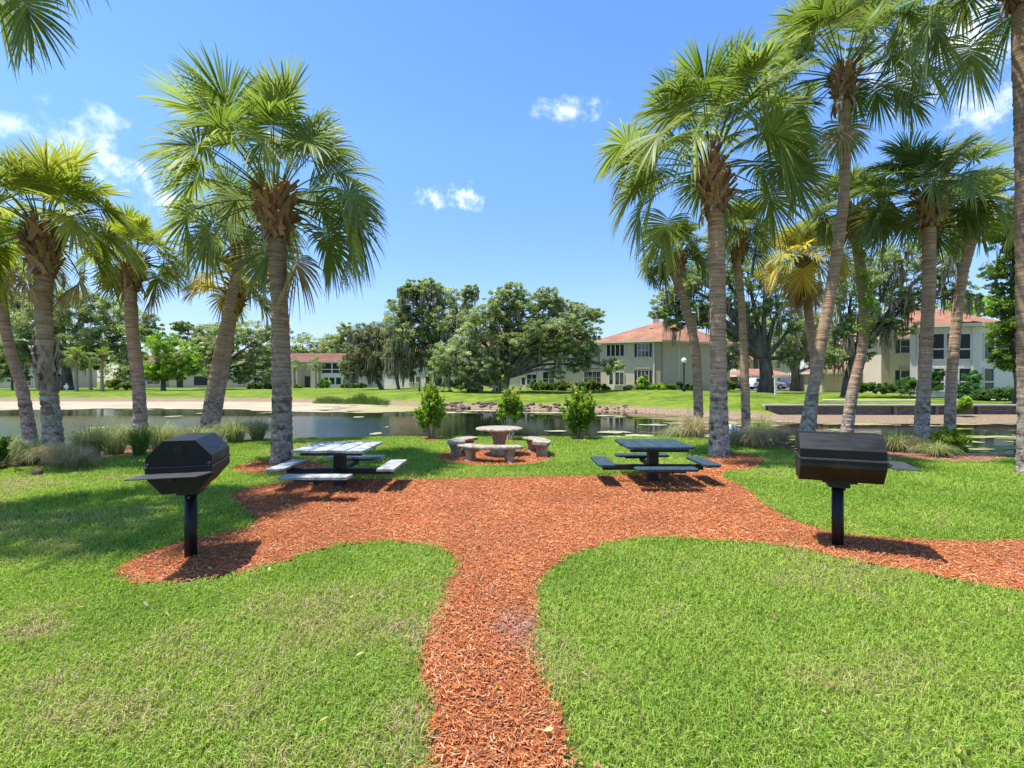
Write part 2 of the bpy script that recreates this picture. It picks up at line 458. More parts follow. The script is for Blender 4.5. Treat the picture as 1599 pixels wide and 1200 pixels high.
def build_ground():
    xs = np.unique(np.concatenate([np.arange(-46, 46.01, .4), np.arange(-100, 100, 3), np.linspace(-900, 900, 61)]))
    rows = []
    near_t = np.concatenate([np.linspace(0, .6, 10), np.linspace(.62, 1, 60)])
    Ys = []
    for t in near_t: Ys.append(-30 + (Ynear(xs) + 30) * t)
    for s in (.7, 1.5, 3.0): Ys.append(Ynear(xs) + s)
    for s in (-3.8, -2, -1, -.4, 0, .5, 1, 1.5, 2.2, 3, 4, 4.48, 4.58, 5.2, 6, 7, 8.5, 10, 12, 14, 17, 20, 24, 30, 38, 50, 70, 100, 150, 230, 400, 700, 1000): Ys.append(Yfar(xs) + s)
    X = np.tile(xs, (len(Ys), 1)); Y = np.array(Ys)
    Z = TZ(X, Y)
    s_far = Y - Yfar(X)
    Z = Z + np.where((s_far > 1) & (Y > 20), (vnoise(X, Y, 3.0, 3) - .5) * .12, 0)
    nr, nc = X.shape
    i, j = np.meshgrid(np.arange(nr - 1), np.arange(nc - 1), indexing='ij')
    a = (i * nc + j).ravel()
    mb = MB(); mb.add(np.c_[X.ravel(), Y.ravel(), Z.ravel()], np.c_[a, a + 1, a + nc + 1, a + nc])
    tag(put('ground', mb, M_ground, smooth=True), kind='structure')
build_ground()

def water_mat():
    m, nt, b, out = new_mat('pond_water')
    b.inputs['Base Color'].default_value = (.004, .006, .004, 1)
    b.inputs['Roughness'].default_value = .03; b.inputs['IOR'].default_value = 1.34
    b.inputs['Specular IOR Level'].default_value = .45
    tc = N(nt, 'ShaderNodeTexCoord')
    mp = N(nt, 'ShaderNodeMapping', Scale=(1.0, 2.4, 1)); nt.links.new(tc.outputs['Object'], mp.inputs['Vector'])
    n = N(nt, 'ShaderNodeTexNoise', Scale=2.6, Detail=5.0, Roughness=.55); nt.links.new(mp.outputs[0], n.inputs['Vector'])
    n2 = N(nt, 'ShaderNodeTexNoise', Scale=.09, Detail=3.0); nt.links.new(tc.outputs['Object'], n2.inputs['Vector'])
    sx = N(nt, 'ShaderNodeSeparateXYZ'); nt.links.new(tc.outputs['Object'], sx.inputs[0])
    # the breeze ruffles the near left of the pond, the far right lies still
    k = N(nt, 'ShaderNodeMapRange'); nt.links.new(sx.outputs['X'], k.inputs['Value'])
    k.inputs['From Min'].default_value = -2; k.inputs['From Max'].default_value = -9; k.inputs['To Min'].default_value = .02; k.inputs['To Max'].default_value = .42
    k2 = N(nt, 'ShaderNodeMapRange'); nt.links.new(sx.outputs['Y'], k2.inputs['Value'])
    k2.inputs['From Min'].default_value = 31; k2.inputs['From Max'].default_value = 26; k2.inputs['To Min'].default_value = .1; k2.inputs['To Max'].default_value = 1
    mu = N(nt, 'ShaderNodeMath', operation='MULTIPLY'); nt.links.new(k.outputs[0], mu.inputs[0]); nt.links.new(k2.outputs[0], mu.inputs[1])
    bp = N(nt, 'ShaderNodeBump', Distance=.12)
    nt.links.new(mu.outputs[0], bp.inputs['Strength'])
    nt.links.new(n.outputs['Fac'], bp.inputs['Height']); nt.links.new(bp.outputs[0], b.inputs['Normal'])
    return m
mb = MB(); mb.add([[-160, 3, WATER], [160, 3, WATER], [160, 66, WATER], [-160, 66, WATER]], np.array([[0, 1, 2, 3]]))
tag(put('water', mb, water_mat()), kind='structure')

def cell_sheet(mask_fn, x0, x1, y0, y1, step, z_fn, col_fn, mb=None):
    """a sheet of small cells wherever mask_fn says so"""
    nx, ny = int((x1 - x0) / step) + 1, int((y1 - y0) / step) + 1
    xs = x0 + np.arange(nx + 1) * step; ys = y0 + np.arange(ny + 1) * step
    X, Y = np.meshgrid(xs, ys)
    cx, cy = X[:-1, :-1] + step / 2, Y[:-1, :-1] + step / 2
    k = mask_fn(cx, cy)
    i, j = np.nonzero(k); nc = nx + 1
    a = i * nc + j
    F = np.c_[a, a + 1, a + nc + 1, a + nc]
    u, inv = np.unique(F, return_inverse=True); F = inv.reshape(F.shape)
    x = X.ravel()[u]; y = Y.ravel()[u]
    jit = (vnoise(x, y, step * 1.7, 77) - .5) * step * .9
    V = np.c_[x + jit, y + jit * .7, z_fn(x, y)]
    mb = mb or MB(); mb.add(V, F, col_fn(x, y)); return mb

# algae floating on the pond
M_algae = col_mat('pond_algae', .9, .15, .4, 6)
def alg_left(x, y):
    px = CX + x / y * FPX
    py = HY + FPX * (EYE - WATER) / y
    lim = np.interp(px, [-200, 0, 150, 300, 450, 560, 640, 690], [641, 640.5, 639.5, 639.5, 642, 645, 643, 638])
    n = vnoise(x, y * 2, 3.5, 5) * 3.4 + vnoise(x, y * 2, 1.0, 6) * 1.6
    holes = (vnoise(x, y * 3, 2.2, 8) + vnoise(x, y * 3, .8, 9) * .5 > 1.12) & (px > 430)
    return (py < lim + n - 2.6) & (y < Yfar(x) + .6) & (px < 700 + n * 8) & (px > -260) & ~holes
def alg_lcol(x, y):
    n = vnoise(x, y * 2, 1.4, 21)[:, None]; k = np.clip((x + 16) / 9, 0, 1)[:, None]
    return ((np.array([.37, .31, .215]) * (1 - k) + np.array([.28, .26, .10]) * k)) * (.8 + .4 * n)
a = put('algae_mat', cell_sheet(alg_left, -62, -4, 33, 54, .22, lambda x, y: np.full(x.shape, WATER + .012), alg_lcol), M_algae)
tag(a, 'pale beige algae mat floating along the far left shore of the pond', 'algae', kind='stuff')
def alg_right(x, y):
    py = HY + FPX * (EYE - WATER) / y
    n = vnoise(x * .5, y * 1.3, 1.0, 31) * .6 + vnoise(x, y * 2, .45, 32) * .4
    thr = np.interp(x, [3, 7, 9, 30], [.88, .76, .60, .56])
    thr = thr + np.where((y > 19.5) & (y < 23.5) & (x > 10), .15, 0)
    return (n > thr) & (y > Ynear(x) - .4) & (y < Yfar(x) + .5)
def alg_rcol(x, y):
    n = vnoise(x, y * 2, .8, 22)[:, None]
    return np.array([.16, .18, .05]) * (1 - n) + np.array([.33, .31, .13]) * n
a = put('algae_patches', cell_sheet(alg_right, 3, 30, 13, 31, .12, lambda x, y: np.full(x.shape, WATER + .012), alg_rcol), M_algae)
tag(a, 'olive yellow algae patches floating on the right side of the pond', 'algae', kind='stuff')
def alg_bits(x, y):
    out = np.zeros(x.shape, bool)
    for (px, py, r, ry) in [(590, 678, 15, 2.6), (603, 668, 4, 1), (560, 652, 14, 1), (150, 669, 16, 1.6), (20, 654, 12, 1.2), (270, 651, 12, 1.2), (320, 646, 16, 1.0), (215, 656, 10, 1), (868, 674, 30, 1.5),
                        (960, 676, 34, 2.6), (1000, 681, 30, 2.2), (120, 646, 12, .8), (430, 645, 26, 1.2), (760, 642, 60, 1.4), (700, 645, 40, 1.2), (860, 645, 60, 1.3), (1020, 664, 26, 1.8), (940, 650, 50, 1.0), (960, 683, 40, 1.6)]:
        c = G(px, py, WATER); s = c[1] / FPX
        dy = abs(G(px, py + ry, WATER)[1] - c[1])
        d = ((x - c[0]) / (r * s)) ** 2 + ((y - c[1]) / dy) ** 2
        out |= d * 1.7 + (vnoise(x, y, .35, 41) - .5) * 1.6 < .9
    return out & (y > Ynear(x) - .3)
a = put('lily_pads', cell_sheet(alg_bits, -24, 12, 15.5, 45, .09, lambda x, y: np.full(x.shape, WATER + .02), lambda x, y: np.array([.34, .32, .20]) * (.8 + .4 * vnoise(x, y, .4, 42)[:, None])), M_algae)
tag(a, 'small pale islets of floating weed scattered on the open pond water', 'floating weed', kind='stuff')

# ------------------------------------------------------------------ mulch, beds, lawn grass
def gpoly(pp, n=4): return smooth_poly([G(a, b)[:2] for a, b in pp], n)
mulch_main = gpoly([(664, 1290), (668, 1200), (675, 1120), (661, 1040), (672, 980), (690, 940), (703, 905), (711, 878), (690, 859), (640, 850), (580, 847), (500, 861), (440, 880), (370, 898), (300, 908),
                    (230, 913), (188, 906), (180, 893), (205, 878), (260, 856), (330, 839), (388, 825), (399, 812), (382, 796), (360, 781), (366, 770), (400, 762), (470, 753), (550, 749), (650, 750),
                    (760, 747), (900, 745), (1000, 742), (1060, 735), (1090, 722), (1118, 711), (1165, 711), (1194, 720), (1178, 733), (1142, 737), (1126, 743), (1140, 752), (1170, 768), (1200, 795),
                    (1240, 815), (1290, 831), (1350, 840), (1430, 845), (1520, 848), (1620, 846), (1900, 848), (2300, 862), (2340, 930), (1900, 946), (1620, 928), (1540, 918), (1480, 905), (1400, 890), (1320, 875), (1260, 861),
                    (1180, 850), (1100, 845), (1020, 842), (960, 848), (900, 866), (870, 882), (845, 902), (837, 935), (840, 970), (830, 1000), (840, 1040), (860, 1090), (880, 1150), (890, 1200), (900, 1290)], 3)
def ellipse_px(cx, cy, rx, ry, n=22):
    return gpoly([(cx + rx * math.cos(t), cy + ry * math.sin(t)) for t in np.linspace(0, 2 * PI, n, endpoint=False)], 2)
mulch_ring = ellipse_px(773, 715, 89, 14)
mulch_palm = gpoly([(362, 735), (385, 725), (420, 720), (470, 720), (510, 728), (500, 738), (455, 742), (400, 741)])
ring_a, ring_b, ring_c = ellipse_px(676, 687, 22, 2.2), ellipse_px(795, 688, 16, 1.6), ellipse_px(907, 687, 20, 2.2)
bed_left = smooth_poly([(-30, 8.3), (-14, 8.7), (-10.2, 9.0), (-9.0, 10.2), (-8.5, 12.0), (-7.9, 13.6), (-7.0, 14.5), (-5.2, 14.95), (-5.4, 16.2), (-9, 16.6), (-12, 16.4), (-18, 14.6), (-30, 12)], 4)
bed_right = smooth_poly([(4.7, 15.0), (5.6, 14.4), (6.0, 13.2), (6.9, 12.2), (8.2, 11.0), (9.3, 10.4), (10.4, 10.6), (10.9, 11.2), (9.6, 12.2), (9.2, 15.4), (6.2, 15.6)], 4)
MULCH = [mulch_main, mulch_ring, mulch_palm, ring_a, ring_b, ring_c]
BEDS = [bed_left, bed_right]
M_mulch = noise_mat('mulch_bed', [(.28, (.10, .03, .014)), (.5, (.32, .095, .034)), (.72, (.48, .19, .07))], 55, .95, .1, 1.0, .03, detail=8)
M_bed = noise_mat('planting_bed', [(.28, (.09, .05, .03)), (.5, (.24, .12, .075)), (.72, (.40, .25, .16))], 22, .95, .1, 1.0, .04, detail=8)
def in_any(polys, x, y):
    o = np.zeros(x.shape, bool)
    for p in polys:
        bb = (x > p[:, 0].min()) & (x < p[:, 0].max()) & (y > p[:, 1].min()) & (y < p[:, 1].max())
        if bb.any():
            idx = np.nonzero(bb.ravel())[0]
            r = inpoly(x.ravel()[idx], y.ravel()[idx], p)
            of = o.ravel(); of[idx] |= r; o = of.reshape(x.shape)
    return o
def poly_sheet(name, poly, step, mat, zoff):
    mb = cell_sheet(lambda x, y: in_any([poly], x, y), poly[:, 0].min() - step, poly[:, 0].max() + step, poly[:, 1].min() - step, poly[:, 1].max() + step, step,
                    lambda x, y: TZ(x, y) + zoff + vnoise(x, y, .12, 51) * .012, lambda x, y: np.ones((len(x), 3)))
    return mb
mb = poly_sheet('m', mulch_main, .05, M_mulch, .006)
for p, s in ((mulch_ring, .05), (mulch_palm, .05), (ring_a, .05), (ring_b, .05), (ring_c, .05)):
    q = poly_sheet('m', p, s, M_mulch, .006)
    mb.add(np.vstack(q.v), [f for f, _ in q.order])
tag(put('mulch_path', mb, M_mulch, smooth=True), kind='structure')
mb = MB()
for p in BEDS:
    q = poly_sheet('b', p, .12, M_bed, .012)
    mb.add(np.vstack(q.v), [f for f, _ in q.order])
tag(put('planting_soil', mb, M_bed, smooth=True), kind='structure')

def scatter_wedge(y0, y1, dens, slack=.24, edge=2.4, dy=.25):
    X, Y = [], []
    y = y0
    while y < y1:
        yc = y + dy / 2; hw = (1.03 + slack) * yc + edge
        n = rng.poisson(dens(yc) * dy * 2 * hw)
        X.append(rng.uniform(-hw, hw, n)); Y.append(rng.uniform(y, y + dy, n)); y += dy
    return np.concatenate(X), np.concatenate(Y)

def build_chips():
    x, y = scatter_wedge(1.7, 16.5, lambda d: 6500 * min(1, (3.6 / d)) ** 1.5)
    # ragged edge of the mulch
    jx, jy = rng.normal(0, .035, len(x)), rng.normal(0, .035, len(x))
    k = in_any(MULCH, x, y)
    kb = in_any(BEDS, x, y) & (rng.random(len(x)) < .35)
    k = k | kb
    x, y, kb, jx, jy = x[k], y[k], kb[k], jx[k], jy[k]
    x = x + jx; y = y + jy
    n = len(x)
    sc = np.maximum(1, (y / 5.0)) ** .55
    L = rng.gamma(2.2, .0085, n) * sc + .008; L = np.minimum(L, .12 * sc)
    W = rng.uniform(.0017, .0048, n) * sc
    H = W * rng.uniform(.4, .9, n)
    az = rng.uniform(0, PI, n); tilt = rng.normal(0, .28, n)
    d = np.c_[np.cos(az) * np.cos(tilt), np.sin(az) * np.cos(tilt), np.sin(tilt)]
    s = np.c_[-np.sin(az), np.cos(az), rng.normal(0, .35, n)]; s /= np.linalg.norm(s, axis=1)[:, None]
    up = np.cross(d, s); up *= np.sign(up[:, 2])[:, None]
    c = np.c_[x, y, TZ(x, y) + .012 + rng.random(n) ** 1.5 * .024 + np.abs(np.sin(tilt)) * L * .3]
    taper = rng.uniform(.2, .9, n)[:, None]
    a0, a1 = c - d * L[:, None] / 2, c + d * L[:, None] / 2
    w = s * W[:, None]; h = up * H[:, None]
    V = np.stack([a0 - w, a0 + w, a0 + h, a1 - w * taper, a1 + w * taper, a1 + h * taper], axis=1).reshape(-1, 3)
    b = np.arange(n)[:, None] * 6
    quads = np.vstack([b + np.array([[0, 2, 5, 3]]), b + np.array([[2, 1, 4, 5]])])
    tris = np.vstack([b + np.array([[0, 1, 2]]), b + np.array([[3, 5, 4]])])
    pal = np.array([[.58, .18, .058], [.67, .25, .088], [.49, .13, .046], [.72, .38, .17], [.33, .085, .034], [.72, .47, .26], [.17, .05, .027]])
    pick = rng.choice(7, n, p=[.29, .25, .17, .13, .07, .05, .04])
    # patches where the mulch has weathered or is freshly turned
    pn = vnoise(x, y, .6, 61)
    col = pal[pick] * rng.uniform(.68, 1.15, (n, 1)) * (.80 + .34 * pn[:, None])
    grey = np.array([.40, .26, .17])
    kk = (rng.random(n) < .12) | kb & (rng.random(n) < .5)
    col[kk] = col[kk] * .5 + grey * .5
    worn = G(815, 985); dw = np.hypot(x - worn[0], (y - worn[1]) / 1.6)
    k2 = rng.random(n) < .8 * np.clip(1.25 - dw / .2, 0, 1)
    col[k2] = np.array([.38, .20, .15]) * rng.uniform(.8, 1.2, (k2.sum(), 1))
    mb = MB(); mb.add(V, [quads, tris], np.repeat(col, 6, axis=0))
    o = put('mulch_chips', mb, M_chip)
    tag(o, 'red brown shredded wood chips covering the path and picnic area', 'mulch', kind='stuff')
build_chips()

def build_grass():
    x, y = scatter_wedge(1.55, 16.5, lambda d: 8800 * min(1, 2.8 / d) ** 1.25)
    k = (y < np.minimum(Ylawn(x), Ynear(x) - .6) + .25)
    x, y = x[k], y[k]
    jx = rng.normal(0, .018, len(x)) + (vnoise(x, y, .16, 71) - .5) * .12 + (vnoise(x, y, .05, 73) - .5) * .05
    jy = rng.normal(0, .018, len(x)) + (vnoise(x, y, .16, 72) - .5) * .12
    dm = in_any(MULCH, x + jx, y + jy)
    stray = rng.random(len(x)) < .004
    k = ~(dm & ~stray) & ~in_any(BEDS, x + jx * 2, y + jy * 2)
    x, y = x[k], y[k]
    # bare spots in the sward
    p1 = vnoise(x, y, .9, 1); p2 = vnoise(x, y, .28, 2); p3 = vnoise(x, y, 2.6, 3); p4 = vnoise(x, y, .09, 4)
    dry = .30 * p1 + .28 * p2 + .42 * p3
    for (px, py, r) in [(235, 1120, .55), (180, 1170, .42), (330, 1075, .3), (620, 980, .4), (560, 960, .28), (650, 1010, .2), (190, 745, .9), (300, 770, .6), (1480, 825, .5), (500, 715, .9), (120, 815, .5), (60, 990, .35), (1050, 1010, .2)]:
        c = G(px, py); dd = np.hypot(x - c[0], y - c[1]) / r
        dry = np.maximum(dry, .80 - .42 * dd + (p2 - .5) * .6)
    right = x > .2
    dry = dry - np.where(right, .14, .03)
    n = len(x)
    keep = rng.random(n) > np.clip((dry - .62) * 1.6, 0, .5)
    x, y, dry, p1, p2, p3, p4 = [q[keep] for q in (x, y, dry, p1, p2, p3, p4)]
    n = len(x)
    sc = np.maximum(1, y / 3.0)
    h = rng.uniform(.026, .058, n) * (.75 + .5 * p2) * np.minimum(sc ** .22, 1.5)
    w = rng.uniform(.0016, .0030, n) * sc ** .62
    az = rng.uniform(0, 2 * PI, n)
    lean = rng.uniform(.25, 1.25, n)
    d = np.c_[np.cos(az), np.sin(az), np.zeros(n)]
    # the width turns freely round the blade
    wa = az + PI / 2 + rng.normal(0, .5, n)
    s = np.c_[np.cos(wa), np.sin(wa), rng.normal(0, .2, n)] * w[:, None]
    z0 = TZ(x, y)
    b0 = np.c_[x, y, z0]
    mid = b0 + d * (h * lean * .38)[:, None]; mid[:, 2] += h * .62
    tip = b0 + d * (h * lean)[:, None]; tip[:, 2] += h * (1.0 - .28 * np.minimum(lean, 1.2))
    V = np.stack([b0 - s * .8, b0 + s * .8, mid - s, mid + s, tip], axis=1).reshape(-1, 3)
    b = np.arange(n)[:, None] * 5
    quads = b + np.array([[0, 1, 3, 2]]); tris = b + np.array([[2, 3, 4]])
    deep, fresh, lime, straw = np.array([.12, .22, .024]), np.array([.25, .385, .047]), np.array([.41, .50, .10]), np.array([.52, .42, .22])
    t = rng.random(n)
    tt = np.clip(t * .75 + (p1 - .5) * .5 + (p3 - .5) * .35 + .12, 0, 1)[:, None]
    col = np.where(tt < .5, deep + (fresh - deep) * tt * 2, fresh + (lime - fresh) * (tt * 2 - 1))
    ps = np.clip((dry - .56) * 2.3, .012, .8)
    st = rng.random(n) < ps
    col[st] = straw * rng.uniform(.65, 1.15, (st.sum(), 1)) * np.array([1, 1, 1])
    ol = ~st & (rng.random(n) < np.clip((dry - .46) * 2.0, 0, .6))
    col[ol] = np.array([.36, .42, .085]) * rng.uniform(.7, 1.1, (ol.sum(), 1))
    col *= rng.uniform(.85, 1.15, (n, 1))
    C = np.repeat(col, 5, axis=0)
    mb = MB(); mb.add(V, [quads, tris], C)
    o = put('lawn_grass', mb, M_grass)
    tag(o, 'short bright green turf grass with a few dry straw patches', 'grass', kind='stuff')
    print('grass blades', n)
build_grass()

def fallen():
    n = 150
    y = rng.uniform(1.9, 9.0, n) ; x = rng.uniform(-1.05, 1.05, n) * y
    k = ~in_any(BEDS, x, y); x, y = x[k], y[k]; n = len(x)
    mb = MB()
    for a, b in zip(x, y):
        L = rng.uniform(.014, .03); az = rng.uniform(0, 2 * PI); tl = rng.normal(0, .35)
        d = np.array([math.cos(az) * math.cos(tl), math.sin(az) * math.cos(tl), math.sin(tl)]); sd = np.array([-math.sin(az), math.cos(az), rng.normal(0, .3)])
        c = np.array([a, b, .052 + rng.uniform(-.01, .008)]); w = L * rng.uniform(.3, .5)
        V = [c - d * L, c - d * L * .3 + sd * w + [0, 0, .3 * w], c + d * L * .4 + sd * w * .8 + [0, 0, .3 * w], c + d * L, c + d * L * .4 - sd * w * .8 + [0, 0, .3 * w], c - d * L * .3 - sd * w + [0, 0, .3 * w], c]
        col = np.array([(.42, .22, .10), (.50, .36, .12), (.30, .16, .08), (.55, .50, .20), (.46, .40, .28)])[rng.integers(5)]
        mb.add(np.array(V), np.array([[0, 6, 1, 1], [1, 6, 2, 2], [2, 6, 3, 3], [3, 6, 4, 4], [4, 6, 5, 5], [5, 6, 0, 0]])[:, :3], col)
    tag(put('fallen_leaves', mb, M_grass), 'a few small dry leaves fallen on the lawn and path', 'leaves', kind='stuff')
fallen()

# ------------------------------------------------------------------ palms
G_PALM = ['sabal palms around the picnic area']
def frond(mb, O, az, el, Lp, Rb, nseg, droop, hue, bend, wmax, dead=0.0):
    ca, sa = math.cos(az), math.sin(az)
    m = 7; t = np.linspace(0, 1, m)
    e = el - bend * t
    dl = Lp / (m - 1)
    pts = [np.array(O, float)]
    for k in range(1, m):
        ee = (e[k] + e[k - 1]) / 2
        pts.append(pts[-1] + dl * np.array([math.cos(ee) * ca, math.cos(ee) * sa, math.sin(ee)]))
    pts = np.array(pts)
    pc = np.array([.16, .21, .05]) if dead < .5 else np.array([.30, .22, .12])
    mb.tube(pts, np.linspace(.022, .011, m), 4, pc, caps=False)
    # costa
    q = 9; s = np.linspace(0, 1, q)
    ec = e[-1] - rng.uniform(.7, 1.5) * s * min(1.0, max(.28, 1.15 - .62 * max(el, 0))) - .03
    Lc = .38 * Rb; C = [pts[-1]]; T = []
    for k in range(q): T.append(np.array([math.cos(ec[k]) * ca, math.cos(ec[k]) * sa, math.sin(ec[k])]))
    for k in range(1, q): C.append(C[-1] + Lc / (q - 1) * (T[k] + T[k - 1]) / 2)
    C = np.array(C); T = np.array(T)
    roll = rng.normal(0, .35)
    S0 = np.array([-sa, ca, 0.0])
    u = np.linspace(-1, 1, nseg) + rng.normal(0, .008, nseg)
    au = np.clip(np.abs(u), 0, 1)
    ss = (1 - au) ** .75
    A = np.c_[[np.interp(ss, s, C[:, k]) for k in range(3)]].T
    Ti = np.c_[[np.interp(ss, s, T[:, k]) for k in range(3)]].T; Ti /= np.linalg.norm(Ti, axis=1)[:, None]
    N0 = np.cross(Ti, S0)
    S = S0 * math.cos(roll) + N0 * math.sin(roll)
    Nn = np.cross(Ti, S)
    ang = np.sign(u) * (.06 + 2.0 * au ** 1.05)
    fold = .30
    D = np.cos(ang)[:, None] * Ti + np.sin(ang)[:, None] * S + (fold * np.sin(np.minimum(np.abs(ang), PI / 2)))[:, None] * Nn
    D /= np.linalg.norm(D, axis=1)[:, None]
    l = Rb * (.70 + .30 * np.cos(ang * .6)) * rng.uniform(.88, 1.08, nseg)
    tt = np.array([0, .22, .45, .66, .84, 1.0]); nt = len(tt)
    dr = droop * rng.uniform(.55, 1.5, nseg)
    pos = A[:, None, :] + D[:, None, :] * (l[:, None] * (tt[None] - .26 * np.minimum(dr, 1.2)[:, None] * tt[None] ** 3.0))[:, :, None]
    pos[:, :, 2] -= l[:, None] * dr[:, None] * tt[None] ** 2.5 * .95
    pos[:, :, :2] += (rng.normal(0, .03, (nseg, 1, 2)) * (tt ** 2)[None, :, None]) * Rb
    W = np.cross(Nn, D); W /= np.linalg.norm(W, axis=1)[:, None] + 1e-9
    dth = 4.0 / nseg
    hw = np.minimum(wmax * np.array([1, 1, 1, .8, .5, .06])[None], .006 + l[:, None] * tt[None] * dth * .62)
    hw[:, -1] = wmax * .08
    # a shallow crease: the strip is turned a little about its own length
    W = W + Nn * rng.normal(0, .45, (nseg, 1)); W /= np.linalg.norm(W, axis=1)[:, None]
    V = np.stack([pos - W[:, None] * hw[:, :, None], pos + W[:, None] * hw[:, :, None]], axis=2).reshape(-1, 3)
    i, j = np.meshgrid(np.arange(nseg), np.arange(nt - 1), indexing='ij')
    b = ((i * nt + j) * 2).ravel()
    F = np.c_[b, b + 1, b + 3, b + 2]
    g0 = hue * rng.uniform(.85, 1.2)
    c = np.tile(g0, (nseg, nt, 1)) * rng.uniform(.8, 1.25, (nseg, 1, 1))
    tipc = np.array([.34, .28, .10])
    tw = np.clip((tt - .72) / .28, 0, 1)[None, :, None] * rng.choice([0, .15, .7], (nseg, 1, 1), p=[.55, .3, .15])
    c = c * (1 - tw) + tipc * tw
    if dead > 0:
        dc = np.array([.42, .31, .17]) * rng.uniform(.7, 1.1, (nseg, 1, 1)); c = c * (1 - dead) + dc * dead
    mb.add(V, F, c.reshape(-1, nt, 1, 3).repeat(2, axis=2).reshape(-1, 3))

def boots(mb, path, rad, n, length, greyish=0.0, spread=1.0):
    """criss-crossed stubs of old leaf bases round the trunk along path (bottom to top)"""
    m = len(path)
    for k in range(n):
        t = (k + .5) / n
        f = t * (m - 1); i = min(int(f), m - 2); c = path[i] + (path[i + 1] - path[i]) * (f - i)
        r = np.interp(t, np.linspace(0, 1, len(rad)), rad)
        az = k * 2.39996 + rng.normal(0, .25)
        out = np.array([math.cos(az), math.sin(az), 0]); tan = np.array([-math.sin(az), math.cos(az), 0])
        L = length * rng.uniform(.65, 1.2)
        # each base starts forked, one leg to either side
        for sgn in (-1, 1):
            st = c + out * r * .92 + tan * sgn * r * rng.uniform(.35, .65) + np.array([0, 0, -L * .25])
            md = c + out * r * rng.uniform(1.06, 1.2) + tan * sgn * r * .12 + np.array([0, 0, L * .28])
            en = c + out * (r * 1.15 + L * rng.uniform(.18, .5) * spread) + tan * rng.normal(0, .05) + np.array([0, 0, L * rng.uniform(.55, .85)])
            p = catmull([st, md, en], 6)
            w = np.linspace(.050, .030, 6) * (length / .42); th = np.linspace(.010, .018, 6)
            tg = np.gradient(p, axis=0); tg /= np.linalg.norm(tg, axis=1)[:, None]
            wd = np.cross(tg, out); wd /= np.linalg.norm(wd, axis=1)[:, None] + 1e-9
            nn = np.cross(wd, tg)
            V = np.stack([p - wd * w[:, None] - nn * th[:, None], p + wd * w[:, None] - nn * th[:, None], p + wd * w[:, None] + nn * th[:, None], p - wd * w[:, None] + nn * th[:, None]], axis=1).reshape(-1, 3)
            ii, jj = np.meshgrid(np.arange(5), np.arange(4), indexing='ij')
            a = (ii * 4 + jj).ravel(); b = (ii * 4 + (jj + 1) % 4).ravel()
            F = np.c_[a, b, b + 4, a + 4]
            base = np.array([.36, .21, .105]) * (1 - greyish) + np.array([.36, .31, .25]) * greyish
            col = base * rng.uniform(.55, 1.25) * np.array([1, rng.uniform(.9, 1.05), rng.uniform(.85, 1.1)])
            mb.add(V, [F, np.array([[20, 21, 22, 23]]), np.array([[3, 2, 1, 0]])], col)

